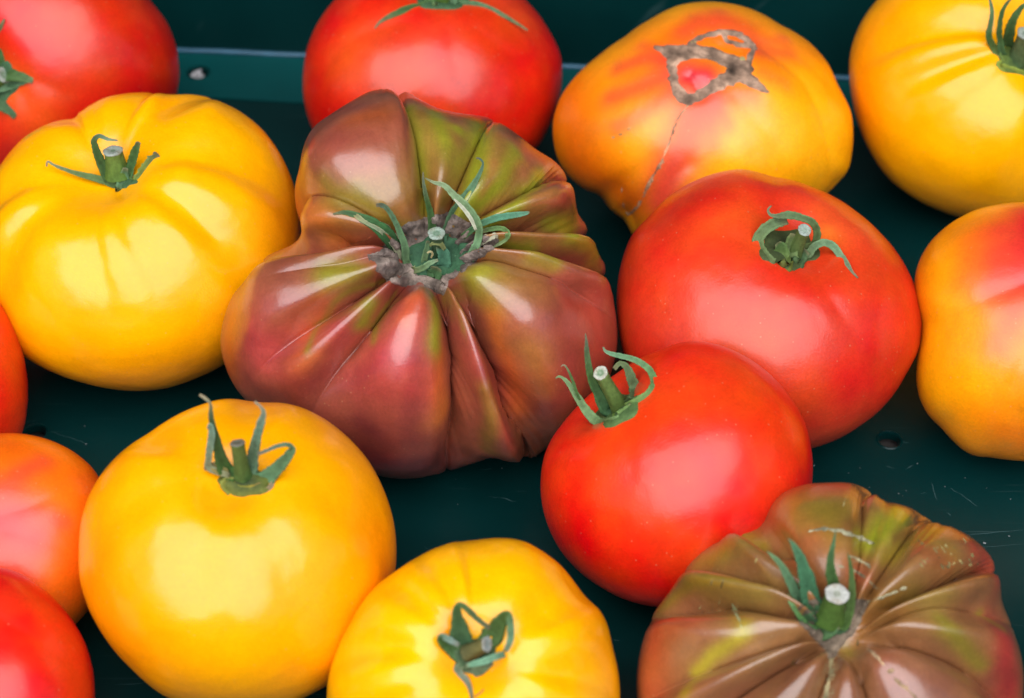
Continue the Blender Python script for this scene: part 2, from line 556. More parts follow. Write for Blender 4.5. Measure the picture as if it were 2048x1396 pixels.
        jit = g.normal(size=(len(Q), 2)) * rag
        for i, p in enumerate(Q):
            view = np.array([0, 0, EYE]) - p; view /= np.linalg.norm(view)
            sd = np.cross(T[i], view)
            nn = np.linalg.norm(sd)
            sd = sd / nn if nn > 0.12 else (prev if prev is not None else sd / (nn + 1e-9))
            if prev is not None and sd @ prev < 0: sd = -sd
            prev = sd
            up = np.cross(sd, T[i])
            if up @ view < 0: up = -up
            s = i / (len(Q) - 1)
            a = twist * math.sin(s * 3.0 + g.uniform(-.1, .1))
            sd2 = sd * math.cos(a) + up * math.sin(a); up2 = up * math.cos(a) - sd * math.sin(a)
            hw = ws[i] / 2
            for k, e in enumerate(ex):
                j = 1 + (jit[i, 0] if e < 0 else jit[i, 1]) * abs(e)
                V.append(p + sd2 * e * hw * j + up2 * (abs(e) - .5) * fold * hw)
            for k, e in enumerate(ex[::-1]):
                j = 1 + (jit[i, 0] if e < 0 else jit[i, 1]) * abs(e)
                V.append(p + sd2 * e * hw * j * 0.97 + up2 * ((abs(e) - .5) * fold * hw - thick * (1.15 - abs(e) * .75)))
            c = np.array(c0) * (1 - s * 2) + np.array(c1) * s * 2 if s < .5 else np.array(c1) * (2 - s * 2) + np.array(c2) * (s * 2 - 1)
            if name == 'sepal' and s > .86: c = c * (1 - (s - .86) * 4.5) + np.array((.15, .11, .055)) * (s - .86) * 4.5
            for e in ex: C.append(c * (1.0 + 0.30 * (abs(e) > .9) - 0.12 * (e == 0)))
            for e in ex: C.append(c * 1.1)
        F = []
        m = 2 * nw
        for i in range(len(Q) - 1):
            for k in range(m):
                q = (k + 1) % m
                F.append((i * m + k, i * m + q, (i + 1) * m + q, (i + 1) * m + k))
        F.append(tuple(range(m))[::-1]); F.append(tuple((len(Q) - 1) * m + k for k in range(m)))
        return self.part(name, V, F, mat, np.array(C), parent)

    def sepal(self, pts, **kw):
        kw.setdefault('parent', self.calyx)
        x, y, z, w = pts[0]
        cx_, cy_, rx_, hh = self.cal
        if math.hypot(x - cx_, y - cy_) < 1.5 * rx_ and w > 12:
            pts = [(x * .45 + cx_ * .55, y * .45 + cy_ * .55, min(z * .6, hh) + 1.5, w * .75)] + list(pts)
        return self.ribbon('sepal', pts, **kw)

    def stem(self, base, tip, r0, r1, c0=(0.05, 0.10, 0.014), c1=(0.095, 0.15, 0.028), cut=(0.30, 0.33, 0.27), core=(0.12, 0.18, 0.10),
             face=None, ring=0.55, rag=0.04):
        """a short stalk ending in a cut face; face = direction the cut looks in (view space)"""
        P = self.place([base, ((base[0] + tip[0]) / 2, (base[1] + tip[1]) / 2, (base[2] + tip[2]) / 2), tip], 0)
        Q = catmull(P, 8)
        n = 40
        ax = Q[-1] - Q[0]; ax /= np.linalg.norm(ax)
        fdir = ax if face is None else np.array(face, float) / np.linalg.norm(face)
        e1 = np.cross(ax, [0.3, 0.1, 1.0]); e1 /= np.linalg.norm(e1)
        g = np.random.default_rng(int(abs(base[0])) + 5)
        ridge = 1 + 0.03 * np.sin(np.arange(n) / n * 6.283 * 5 + g.uniform(0, 6)) + 0.03 * np.sin(np.arange(n) / n * 6.283 * 2 + g.uniform(0, 6)) + g.normal(size=n) * rag * .5
        V = []; C = []
        m = len(Q)
        for i, p in enumerate(Q):
            s = i / (m - 1)
            d = ax * (1 - s) + fdir * s; d /= np.linalg.norm(d)
            f1 = e1 - d * (e1 @ d); f1 /= np.linalg.norm(f1); f2 = np.cross(d, f1)
            r = r0 * (1 - s) + r1 * s + 0.25 * r0 * (1 - s) ** 4 + 0.10 * r1 * max(0, s - .8) / .2
            for k in range(n):
                a = 2 * math.pi * k / n
                V.append(p + (f1 * math.cos(a) + f2 * math.sin(a)) * r * ridge[k])
                C.append(np.array(c0) * (1 - s) + np.array(c1) * s)
        F = []
        for i in range(m - 1):
            for k in range(n):
                q = (k + 1) % n
                F.append((i * n + k, i * n + q, (i + 1) * n + q, (i + 1) * n + k))
        F.append(tuple((m - 1) * n + k for k in range(n)))
        st = self.part('stem', V, F, 'leaf', np.array(C))
        # cut face: raised pale ring, sunken greenish core
        d = fdir; f1 = e1 - d * (e1 @ d); f1 /= np.linalg.norm(f1); f2 = np.cross(d, f1)
        V = []; C = []; F = []
        prof = [(1.06, -1.0, 0), (1.08, 0.8, 0), (0.98, 1.9, 0), (0.80, 2.1, 0), (ring, 1.2, 0.25), (ring * .6, 0.2, 1), (ring * .25, 0.7, 0.7), (0.001, 0.9, 0.6)]
        for j, (q, h, cm) in enumerate(prof):
            for k in range(n):
                a = 2 * math.pi * k / n
                rr = r1 * 1.08 * q * (ridge[k] if q > .5 else 1)
                V.append(Q[-1] + (f1 * math.cos(a) + f2 * math.sin(a)) * rr + d * (h * r1 / 14 + (g.normal() * rag * 6 if .5 < q < 1.05 else 0) * r1 / 14))
                br_ = max(0, math.sin(a * 2 + base[0]) * .5 + g.normal() * .25) * (q > .5); C.append((np.array(cut) * (1 - cm) + np.array(core) * cm) * g.uniform(.7, 1.1) * (1 - br_ * np.array((.25, .38, .52))))
        for j in range(len(prof) - 1):
            for k in range(n):
                q = (k + 1) % n
                F.append((j * n + k, j * n + q, (j + 1) * n + q, (j + 1) * n + k))
        self.part('cut_end', V, F, 'cut', np.array(C), st)
        return st

    def crust(self, name, inside, box, step, lift, noise, colr, mat='cork', seed=3, stuff=False):
        """a thin rough crust lying on the skin wherever inside(x, y) says so"""
        x0, y0, x1, y1 = box
        nx, ny = int((x1 - x0) / step) + 1, int((y1 - y0) / step) + 1
        idx = {}; V = []; F = []; C = []; E = []
        g = np.random.default_rng(seed)
        XY = np.array([[x0 + i * step, y0 + j * step, 0] for j in range(ny) for i in range(nx)])
        val = inside(XY[:, 0], XY[:, 1])              # > 0 inside, in pixels to the edge
        nz = wob(XY, seed, 0.35, 3); nz2 = wob(XY, seed + 1, 0.09, 2); nz3 = wob(XY, seed + 2, 0.16, 2)
        val = val + nz * 2.2
        def vert(k):
            if k not in idx:
                x, y = XY[k, :2]
                h = self.hit(x, y)
                q = np.clip(val[k] / 5.0, -0.6, 1)
                up = lift * q + noise * nz[k] * max(q, 0) * 0.6 + noise * nz3[k] * max(q, 0)
                nrm = np.array(self.bvh.find_nearest(Vector(h))[1])
                if nrm[2] < 0: nrm = -nrm
                V.append(h + nrm * up)
                idx[k] = len(V) - 1
                C.append(np.array(colr) * (1 + 0.45 * nz3[k] + 0.25 * nz2[k]))
            return idx[k]
        for j in range(ny - 1):
            for i in range(nx - 1):
                k = j * nx + i
                if max(val[k], val[k + 1], val[k + nx], val[k + nx + 1]) > 0:
                    F.append((vert(k), vert(k + nx), vert(k + nx + 1), vert(k + 1)))
        o = self.part(name, V, F, mat, np.clip(np.array(C), 0.005, 1))
        if stuff: o['kind'] = 'stuff'
        return o

def inside_poly(poly):
    P = np.array(poly, float)
    def f(x, y):
        x = np.asarray(x, float); y = np.asarray(y, float)
        ins = np.zeros(len(x), bool); dist = np.full(len(x), 1e9)
        for i in range(len(P)):
            x1, y1 = P[i]; x2, y2 = P[(i + 1) % len(P)]
            c = ((y1 > y) != (y2 > y))
            xi = (x2 - x1) * (y - y1) / ((y2 - y1) if y2 != y1 else 1e-9) + x1
            ins ^= c & (x < xi)
            dx, dy = x2 - x1, y2 - y1
            s = np.clip(((x - x1) * dx + (y - y1) * dy) / max(1e-9, dx * dx + dy * dy), 0, 1)
            dist = np.minimum(dist, np.hypot(x - x1 - s * dx, y - y1 - s * dy))
        return np.where(ins, dist, -dist)
    return f

def inside_bands(bands):
    """bands: list of polylines of (x, y, half width)"""
    def f(x, y):
        best = np.full(len(x), -1e9)
        for b in bands:
            Q = catmull(np.array(b, float), 6)
            for i in range(len(Q) - 1):
                (x1, y1, r1), (x2, y2, r2) = Q[i], Q[i + 1]
                dx, dy = x2 - x1, y2 - y1
                s = np.clip(((x - x1) * dx + (y - y1) * dy) / max(1e-9, dx * dx + dy * dy), 0, 1)
                d = np.hypot(x - x1 - s * dx, y - y1 - s * dy)
                best = np.maximum(best, r1 * (1 - s) + r2 * s - d)
        return best
    return f

# ------------------------------------------------------------------ the crate
YAW = R(-3.4)
def crate():
    a, b = floor_pt(360, 101)[:2], floor_pt(1690, 157)[:2]
    d = (b - a) / np.linalg.norm(b - a)
    nrm = np.array([-d[1], d[0]])                       # towards the back
    org = (a + b) / 2
    root = empty('plastic_crate', (org[0], org[1], -0.004))
    tag(root, 'dark green plastic crate with drain holes, holding all the tomatoes', 'crate')
    o3 = np.array([org[0], org[1], -0.004])
    def W3(x, y, z):                                     # x along the back edge, y towards the back
        return np.array([org[0] + d[0] * x + nrm[0] * y, org[1] + d[1] * x + nrm[1] * y, z])
    LX, FY, HT = 0.34, -0.50, 0.125
    # holes, at their place in the crate frame
    holes = []
    for (px, py, r) in ((397, 147, 0.0034), (1779, 880, 0.0035), (70, 866, 0.0036), (1400, 1000, 0.0036), (-300, 500, .0036), (2350, 560, .0036),
                        (640, 1480, .0036), (830, 300, .0036), (1500, 300, .0036), (480, 640, .0036), (1130, 560, .0036)):
        q = floor_pt(px, py)[:2] - org
        holes.append((q @ d, q @ nrm, r))
    bm = bmesh.new()
    outer = [(-LX, FY), (LX, FY), (LX, -0.0026), (-LX, -0.0026)]
    def loop(pts, z):
        vs = [bm.verts.new(W3(x, y, z)) for x, y in pts]
        return vs, [bm.edges.new((vs[i], vs[(i + 1) % len(vs)])) for i in range(len(vs))]
    _, ed = loop(outer, 0.0)
    rings = []
    n = 32
    for hx, hy, r in holes:
        pts = [(hx + (r + 0.0010) * math.cos(2 * math.pi * i / n), hy + (r + .0010) * math.sin(2 * math.pi * i / n)) for i in range(n)]
        vs, e = loop(pts, 0.0)
        ed += e; rings.append((vs, hx, hy, r))
    bmesh.ops.triangle_fill(bm, edges=ed, use_beauty=True)
    for vs, hx, hy, r in rings:
        prev = vs
        for rr, z in ((r + .0006, 0.00035), (r + .0002, 0.0002), (r, -0.0005), (r, -0.003)):
            cur = [bm.verts.new(W3(hx + rr * math.cos(2 * math.pi * i / n), hy + rr * math.sin(2 * math.pi * i / n), z)) for i in range(n)]
            for i in range(n):
                bm.faces.new((prev[i], prev[(i + 1) % n], cur[(i + 1) % n], cur[i]))
            prev = cur
    bmesh.ops.recalc_face_normals(bm, faces=bm.faces)
    me = bpy.data.meshes.new('floor_panel')
    bmesh.ops.translate(bm, verts=bm.verts, vec=Vector(-o3))
    bm.to_mesh(me); bm.free()
    me.materials.append(M['crate'])
    fo = bpy.data.objects.new('floor_panel', me); COL.objects.link(fo); fo.parent = root
    for p in me.polygons:
        if p.normal.z < 0 and abs(p.normal.z) > .9: p.flip()
    # walls with a small fillet at the floor and a rounded rim
    def wall(name, p0, p1, inward):
        p0, p1, inward = np.array(p0), np.array(p1), np.array(inward)
        prof = []
        rf = 0.0026
        for i in range(7):
            a_ = math.pi / 2 * i / 6
            prof.append((rf * (1 - math.sin(a_)), rf * (1 - math.cos(a_))))
        prof += [(-0.004, HT * .5), (-0.008, HT), (-0.0088, HT + .0015), (-0.0105, HT + .002), (-0.0122, HT + .0015), (-0.0130, HT), (-0.007, HT * .5), (-0.004, 0.0), (-0.003, -0.003), (rf, -0.003)]
        V = []; F = []
        N = 24
        for k in range(N + 1):
            s = k / N
            q = p0 * (1 - s) + p1 * s
            for (u, z) in prof:
                V.append(W3(q[0] + inward[0] * u, q[1] + inward[1] * u, z))
        m = len(prof)
        for k in range(N):
            for i in range(m):
                j = (i + 1) % m
                F.append((k * m + i, k * m + j, (k + 1) * m + j, (k + 1) * m + i))
        mesh_obj(name, V, F, M['crate'], root, None, True, o3)
    wall('back_wall', (-LX, 0), (LX, 0), (0, -1))
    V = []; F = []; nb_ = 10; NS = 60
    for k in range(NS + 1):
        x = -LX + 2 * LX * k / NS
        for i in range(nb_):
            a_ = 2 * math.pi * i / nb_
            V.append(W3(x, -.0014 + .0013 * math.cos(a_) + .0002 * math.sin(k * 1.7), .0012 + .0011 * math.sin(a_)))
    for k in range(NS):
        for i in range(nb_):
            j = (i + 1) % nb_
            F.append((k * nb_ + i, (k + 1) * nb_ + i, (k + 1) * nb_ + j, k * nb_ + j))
    mesh_obj('sky_sheen_strip', V, F, M['sky_sheen'], root, None, True, o3)  # added strip that paints the sky's reflection along the back fillet
    wall('front_wall', (-LX, FY - .0026), (LX, FY - .0026), (0, 1))
    wall('side_wall', (-LX - .0026, FY), (-LX - .0026, 0), (1, 0))
    wall('side_wall', (LX + .0026, FY), (LX + .0026, 0), (-1, 0))
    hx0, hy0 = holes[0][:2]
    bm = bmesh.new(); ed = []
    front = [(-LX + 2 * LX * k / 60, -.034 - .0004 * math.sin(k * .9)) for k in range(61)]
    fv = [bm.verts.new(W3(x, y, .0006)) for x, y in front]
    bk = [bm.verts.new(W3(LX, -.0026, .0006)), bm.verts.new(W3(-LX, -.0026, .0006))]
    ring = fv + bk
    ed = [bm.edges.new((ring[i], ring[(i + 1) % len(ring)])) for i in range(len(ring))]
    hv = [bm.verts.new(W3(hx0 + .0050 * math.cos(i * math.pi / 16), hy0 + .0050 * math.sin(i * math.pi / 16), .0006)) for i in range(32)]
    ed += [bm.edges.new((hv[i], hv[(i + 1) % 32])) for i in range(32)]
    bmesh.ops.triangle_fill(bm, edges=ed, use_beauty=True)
    for lp, closed in ((fv, False), (hv, True)):
        low = [bm.verts.new((v.co.x, v.co.y, .00005)) for v in lp]
        for i in range(len(lp) - (0 if closed else 1)):
            j = (i + 1) % len(lp)
            bm.faces.new((lp[i], lp[j], low[j], low[i]))
    bmesh.ops.recalc_face_normals(bm, faces=bm.faces)
    bmesh.ops.translate(bm, verts=bm.verts, vec=Vector(-o3))
    for f in bm.faces:
        if abs(f.normal.z) > .9 and f.normal.z < 0: f.normal_flip()
    me = bpy.data.meshes.new('lit_floor_band'); bm.to_mesh(me); bm.free(); me.materials.append(M['band'])  # strip by the back wall, its lighter colour stands for light there
    bo = bpy.data.objects.new('lit_floor_band', me); COL.objects.link(bo); bo.parent = root
    # scratches and dust on the floor
    g = np.random.default_rng(12)
    V = []; F = []
    def scratch(x0, y0, x1, y1, w):
        A_, B_ = floor_pt(x0, y0, 0.00015), floor_pt(x1, y1, 0.00015)
        dd = (B_ - A_); L_ = np.linalg.norm(dd); dd /= L_; nn = np.array([-dd[1], dd[0], 0])
        k = len(V)
        for s in np.linspace(0, 1, 6):
            q = A_ + dd * L_ * s + nn * g.normal() * 0.00015
            ww = w * math.sin(math.pi * (0.06 + .88 * s)) * g.uniform(.5, 1)
            V.append(q + nn * ww); V.append(q - nn * ww)
        for i in range(5): F.append((k + 2 * i, k + 2 * i + 1, k + 2 * i + 3, k + 2 * i + 2))
    for s in ((1899, 975, 1918, 987), (1915, 984, 1955, 1013), (1772, 931, 1790, 937), (1803, 885, 1820, 885), (1893, 1025, 1902, 1033), (1810, 938, 1828, 930),
              (975, 993, 1000, 995), (1000, 995, 1032, 1003), (140, 875, 175, 889), (100, 862, 150, 880), (1225, 1278, 1240, 1282), (1925, 1070, 2048, 1060), (1950, 1095, 2048, 1088),
              (1862, 965, 1875, 1000), (960, 940, 985, 938), (230, 1370, 290, 1365)):
        scratch(*s, g.uniform(.00009, .00020))
    for i in range(45):
        x, y = g.uniform(0, 2048), g.uniform(120, 1396)
        a_ = g.normal() * .4 - .3; L_ = g.uniform(10, 45)
        scratch(x, y, x + L_ * math.cos(a_), y - L_ * .6 * math.sin(a_), g.uniform(.00003, .00008))
    tag(mesh_obj('scratch_marks', V, F, M['scratch'], root, None, False, o3), kind='stuff')
    V = []; F = []
    def speck(x, y, r):
        c = floor_pt(x, y, 0.0002); k = len(V)
        for i in range(6):
            a_ = i * math.pi / 3; q = r * g.uniform(.6, 1.2)
            V.append(c + np.array([q * math.cos(a_), q * math.sin(a_), 0]))
        V.append(c + np.array([0, 0, r * .6]))
        for i in range(6): F.append((k + i, k + (i + 1) % 6, k + 6))
    for s in ((1835, 927, .0002), (1797, 987, .00025), (1812, 981, .00018), (1720, 936, .0002), (1697, 946, .00015), (1628, 931, .0004), (1890, 973, .0002), (1930, 956, .00015),
              (2021, 998, .0002), (1973, 976, .0001), (2018, 1072, .0003), (1004, 936, .0003), (1969, 1086, .0006), (172, 888, .0003)):
        speck(*s)
    for i in range(130):
        speck(g.uniform(0, 2048), g.uniform(120, 1396), abs(g.normal()) * .00008 + .00005)
    tag(mesh_obj('dust_specks', V, F, M['dust'], root, None, False, o3), kind='stuff')
crate()

# ------------------------------------------------------------------ what the crate stands on, and an added canopy that blocks the sky
def box_obj(name, x0, x1, y0, y1, z0, z1, mat, parent=None):
    V = [(x, y, z) for z in (z0, z1) for y in (y0, y1) for x in (x0, x1)]
    F = [(0, 2, 3, 1), (4, 5, 7, 6), (0, 1, 5, 4), (2, 6, 7, 3), (0, 4, 6, 2), (1, 3, 7, 5)]
    return mesh_obj(name, V, F, M[mat], parent, None, False)

tb = empty('stall_table', (0, 0.1, -0.80))
tag(tb, 'dark board table under the crate, glimpsed through its drain holes', 'table')
def rel(o, p): o.location = -Vector(p)
for nm, b in (('table_top', (-1.2, 1.2, -.48, .8, -.032, -.006)), ('leg', (-1.1, -1.05, -.4, -.35, -.8, -.032)), ('leg', (1.05, 1.1, -.4, -.35, -.8, -.032)),
              ('leg', (-1.1, -1.05, .65, .7, -.8, -.032)), ('leg', (1.05, 1.1, .65, .7, -.8, -.032))):
    o = box_obj(nm, *b, 'table' if nm == 'table_top' else 'post', tb); rel(o, tb.location)
gd = box_obj('ground', -12, 12, -12, 12, -.9, -.80, 'ground'); tag(gd, kind='structure')

aw = empty('sky_blocker', (0, 1.0, -0.80))  # out of view, added to keep the tomatoes' reflections dark
tag(aw, 'unseen dark canvas canopy added to block the sky above and behind the crate', 'canopy')
def quad_sheet(name, pts, th, mat):
    pts = np.array(pts, float)
    n = np.cross(pts[1] - pts[0], pts[3] - pts[0]); n /= np.linalg.norm(n)
    V = np.vstack([pts, pts + n * th])
    F = [(3, 2, 1, 0), (4, 5, 6, 7), (0, 1, 5, 4), (1, 2, 6, 5), (2, 3, 7, 6), (3, 0, 4, 7)]
    o = mesh_obj(name, V, F, M[mat], aw, None, False); rel(o, aw.location); return o
quad_sheet('blocker_top', [(-2.6, -0.05, 1.55), (2.6, -0.05, 1.55), (2.6, 1.9, 1.2), (-2.6, 1.9, 1.2)], .004, 'canvas')
quad_sheet('blocker_side', [(-2.6, 1.9, 1.19), (-2.6, .15, 1.5), (-2.6, .15, -.78), (-2.6, 1.9, -.78)], .004, 'canvas')
quad_sheet('blocker_side', [(2.6, 1.9, 1.19), (2.6, .15, 1.5), (2.6, .15, -.78), (2.6, 1.9, -.78)], .004, 'canvas')
quad_sheet('blocker_back', [(-2.6, 1.9, 1.19), (2.6, 1.9, 1.19), (2.6, 1.9, -.78), (-2.6, 1.9, -.78)], .004, 'canvas')
for x, y, h in ((-2.55, .1, 1.52), (2.55, .1, 1.52), (-2.55, 1.85, 1.19), (2.55, 1.85, 1.19)):
    o = box_obj('post', x - .02, x + .02, y - .02, y + .02, -.8, h, 'post', aw); rel(o, aw.location)

# ------------------------------------------------------------------ colours
RED = (0.62, 0.020, 0.003)
REDO = (0.74, 0.075, 0.008)
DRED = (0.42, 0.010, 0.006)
YEL = (0.93, 0.375, 0.0003)
YORG = (0.88, 0.215, 0.0006)
ORG = (0.82, 0.13, 0.002)
PINK = (0.70, 0.040, 0.024)
LEAF, LEAFB, LEAFL = (0.048, 0.100, 0.026), (0.080, 0.155, 0.072), (0.12, 0.195, 0.082)
OLIVE, TAN, DARK = (0.10, 0.12, 0.02), (0.22, 0.165, 0.09), (0.06, 0.05, 0.04)

# ---- red tomato, far left
t = Tomato('red_tomato', 'red tomato in the far left corner of the crate, stalk turned to the left edge', 
    [(300,0),(335,45),(355,100),(360,150),(347,210),(315,260),(250,320),(150,360),(40,370),(-60,345),(-140,260),(-170,130),(-150,0),(-80,-100),(40,-150),(170,-120),(250,-60)],
    (95,110), (-2,165), .92, 'red', RED, hollow=(.22,.34), seed=21,
    creases=[(7,40,[(40,150),(130,190)]),(6,40,[(40,190),(90,280)])],
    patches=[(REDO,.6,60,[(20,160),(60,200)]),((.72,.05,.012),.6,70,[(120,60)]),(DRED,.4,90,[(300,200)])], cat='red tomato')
t.start_calyx(-2,165,38,46,0,8)
t.sepal([(-15,140,6,60),(16,132,8,66),(42,145,8,44),(58,158,7,18),(64,166,5,4)], c0=LEAF, c1=LEAF, c2=(.10,.15,.06), fold=.2)
t.sepal([(-10,180,4,56),(10,200,6,52),(24,222,5,26),(28,238,4,4)], c0=LEAF, c1=(.05,.10,.04), fold=.2)
t.sepal([(-30,182,20,16),(10,174,22,17),(40,165,16,14),(60,160,8,6)], c0=LEAFB, c1=LEAFB, fold=.3)
t.sepal([(-20,120,8,20),(-8,80,14,12),(4,48,20,6),(9,38,24,3)], c0=LEAF, c2=TAN)
t.stem((-5,165,8),(8,150,30),15,14)

# ---- red tomato, back centre
t = Tomato('red_tomato', 'red tomato against the back wall with its green calyx cut off by the top edge',
    [(668,0),(639,38),(618,82),(606,146),(605,182),(612,223),(624,258),(655,300),(720,340),(810,362),(910,362),(1000,340),(1075,296),(1101,249),(1119,199),(1125,141),(1122,108),(1096,56),(1052,0),(985,-58),(900,-82),(800,-80),(720,-50)],
    (865,140), (890,2), .84, 'red', RED, hollow=(.16,.30), seed=22,
    creases=[(8,45,[(800,40),(700,80),(620,170)]),(5,40,[(960,60),(1040,120)]),(5,40,[(900,60),(915,150)])],
    patches=[(REDO,.7,60,[(690,110)]),(REDO,.5,40,[(1050,40)]),((.72,.06,.012),.5,50,[(760,80),(900,70)])], cat='red tomato')
t.start_calyx(885,4,55,17,0,8)
t.sepal([(870,8,4,18),(820,17,4,15),(785,30,3,11),(760,44,3,5),(749,57,3,2)], c0=LEAF, c1=LEAF, c2=TAN)
t.sepal([(900,8,4,18),(950,10,6,15),(990,22,4,10),(1028,43,3,6),(1056,61,3,3)], c0=LEAF, c1=LEAFB, c2=(.12,.13,.05))
t.sepal([(865,16,4,26),(862,4,20,24),(850,-20,40,16),(845,-50,60,8)], c0=(.06,.12,.03), c1=LEAFL)
t.sepal([(900,10,6,26),(905,-10,25,20),(925,-40,50,10)], c0=LEAF, c1=LEAFB)
t.stem((885,2,8),(890,-40,50),15,13)

# ---- yellow-red tomato, blossom scar up
t = Tomato('bicolor_tomato', 'orange and yellow tomato with a grey corky ring scar and a long zipper scar',
    [(1438,4),(1352,12),(1301,38),(1252,72),(1197,110),(1153,148),(1122,189),(1106,237),(1106,275),(1115,320),(1139,357),(1170,382),(1204,392),(1212,408),(1226,425),(1250,440),(1262,470),(1300,500),(1380,500),(1470,480),(1580,440),(1655,387),(1696,344),(1706,292),(1703,223),(1675,168),(1655,124),(1617,82),(1558,48),(1500,17)],
    (1410,245), (1415,140), .86, 'bicolor', YEL, hollow=(.05,.25), seed=23,
    creases=[(4,14,[(1330,101),(1385,103),(1455,120),(1500,150)]),(4,14,[(1345,112),(1350,170),(1378,203),(1425,175),(1475,148)]),(9,28,[(1530,90),(1610,160),(1655,260),(1668,370)]),(4,26,[(1480,60),(1600,110),(1660,170)]),(7,26,[(1375,330),(1310,390),(1262,440)]),(5,18,[(1215,410),(1242,380),(1248,425)],(.6,1.0)),(5,40,[(1470,190),(1560,300),(1600,420)]),
             (4,40,[(1300,160),(1180,200)]),(9,12,[(1378,150),(1402,184)]),(-6,30,[(1400,145)]),(6,20,[(1440,90),(1480,100)])],
    patches=[(YORG,.9,110,[(1160,260),(1200,350)]),(YORG,.85,90,[(1300,80),(1500,50),(1600,100)]),(ORG,.75,60,[(1290,150),(1420,70),(1530,120)]),(ORG,.7,75,[(1140,200),(1165,330)]),
             (ORG,.75,55,[(1300,420),(1260,400)]),(ORG,.6,60,[(1140,320)]),
             (PINK,0.81,34,[(1350,330),(1325,400)]),(PINK,0.72,50,[(1375,225),(1350,310),(1330,400)]),(PINK,0.59,36,[(1400,215),(1385,300)]),(PINK,0.42,20,[(1420,215),(1425,290)]),
             (PINK,0.68,24,[(1330,120),(1290,115),(1240,135)]),(PINK,0.64,24,[(1330,150),(1280,175),(1225,195)]),(PINK,0.51,21,[(1345,180),(1280,225),(1240,250)]),(PINK,0.42,17,[(1330,100),(1280,90)]),
             (PINK,0.64,34,[(1370,60),(1395,45)]),(PINK,0.59,36,[(1460,50),(1490,65)]),(PINK,0.59,25,[(1515,105),(1575,105)]),(PINK,0.51,20,[(1515,85),(1565,75)]),(PINK,0.38,20,[(1430,55),(1440,25)]),
             (PINK,0.59,28,[(1450,195),(1505,190)]),(PINK,0.51,22,[(1430,200),(1455,245)]),(PINK,0.34,20,[(1530,150),(1570,170)]),
             ((.70,.34,.004),.5,70,[(1600,380),(1640,330)]),(ORG,.7,14,[(1440,85),(1490,105)]),((.66,.035,.03),1.0,46,[(1380,150),(1415,155)]),((.50,.01,.012),.7,9,[(1385,148),(1400,180)])], cat='tomato')
t.crust('corky_scar', inside_bands([
    [(1311,95,3.9),(1330,101,9.8),(1350,108,16.9),(1385,103,13.4),(1420,107,12.2),(1455,120,13.4),(1485,135,16.9)],
    [(1345,112,14.6),(1345,140,9.8),(1350,170,9.8),(1365,195,12.2),(1382,203,7.5)],
    [(1376,200,9.8),(1400,190,9.8),(1425,175,12.2),(1450,160,14.6),(1475,148,19.3),(1490,140,16.9)],
    [(1480,150,15.7),(1505,163,11.0),(1520,174,8.7),(1534,183,2.8)],
    [(1380,88,6.3),(1405,74,5.1),(1440,64,6.3),(1475,68,6.3),(1500,85,7.5),(1508,97,6.3)],
    [(1447,70,5.1),(1455,82,5.1),(1475,88,5.1),(1500,92,5.1)],
    [(1508,97,6.3),(1500,115,6.3),(1495,130,7.5),(1478,136,7.5)]]),
    (1300,50,1545,215), 1.5, 2.6, 1.1, (.30,.185,.12))
t.w0 = t.hit(1400,150)[2]
zz = [(1378,206),(1366,222),(1355,240),(1344,268),(1333,300),(1322,325),(1308,348),(1294,375),(1288,392),(1277,412),(1266,422),(1256,430)]
t.crust('zipper_scar', inside_bands([[(x, y, 1.5 + (i % 2) * .9) for i, (x, y) in enumerate(zz)]] +
    [[(1256,430,2),(1249,418,1.8),(1245,400,1.6),(1243,370,1.2),(1243,358,.6)]] +
    [[(x + 4 + random.uniform(-1, 1), y - 1, .8), (x - 4 + random.uniform(-1, 1), y + 2, .8)] for x, y in [tuple(p) for p in catmull(np.array(zz, float), 2)[:, :2]]]),
    (1225,200,1390,440), 1.5, 1.0, .5, (.36,.19,.10), seed=8)
t.crust('russet_flecks', inside_bands([[(1225,276,2.5),(1228,275,2)],[(1238,270,1.8),(1244,268,2)],[(1256,258,1.5),(1259,256,1)],[(1281,236,1.2),(1285,233,.8)]]),
    (1215,225,1295,285), 1.5, .5, .4, (.34,.16,.05), stuff=True, seed=9)
t.crust('pale_knob', inside_bands([[(1482,121,5),(1485,119,6)],[(1383,86,3),(1393,84,2.5)]]), (1370,72,1500,135), 1.5, 4.0, .3, (.40,.32,.12), stuff=True, seed=10)

# ---- yellow tomato, far right
t = Tomato('yellow_tomato', 'yellow tomato in the far right corner, cut off by the top and right edges',
    [(1753,0),(1729,31),(1708,76),(1699,113),(1698,155),(1705,206),(1718,254),(1743,309),(1777,357),(1825,395),(1873,419),(1911,433),(1990,442),(2090,425),(2190,365),(2260,265),(2285,150),(2255,20),(2170,-70),(2060,-115),(1940,-110),(1830,-65)],
    (1990,165), (2040,112), .84, 'yellow', YEL, hollow=(.24,.36), seed=24,
    lobes=[(1900,60,14,1.0,1.8),(1895,132,15,.8,1.5),(1945,205,5,.9,1.6),(2080,280,9,.9,1.6)],
    patches=[(YORG,.5,80,[(1720,200),(1740,80)])], cat='yellow tomato')
t.start_calyx(2040,118,44,34,10,8,(.10,.14,.02))
t.sepal([(2004,126,6,16),(1990,100,20,15),(1978,74,45,12),(1981,50,60,10),(1984,22,75,8),(1978,-8,85,4)], c0=(.14,.17,.03), c1=LEAF, c2=LEAFL)
t.sepal([(2006,112,6,16),(2000,80,40,12),(1999,56,60,10),(2006,20,80,8),(2024,-6,90,4)], c0=(.03,.06,.02), c1=LEAF)
t.sepal([(2016,95,6,24),(2019,66,40,20),(2026,40,65,15),(2042,16,80,10),(2058,4,85,4)], c0=(.04,.07,.02), c1=(.05,.10,.025))
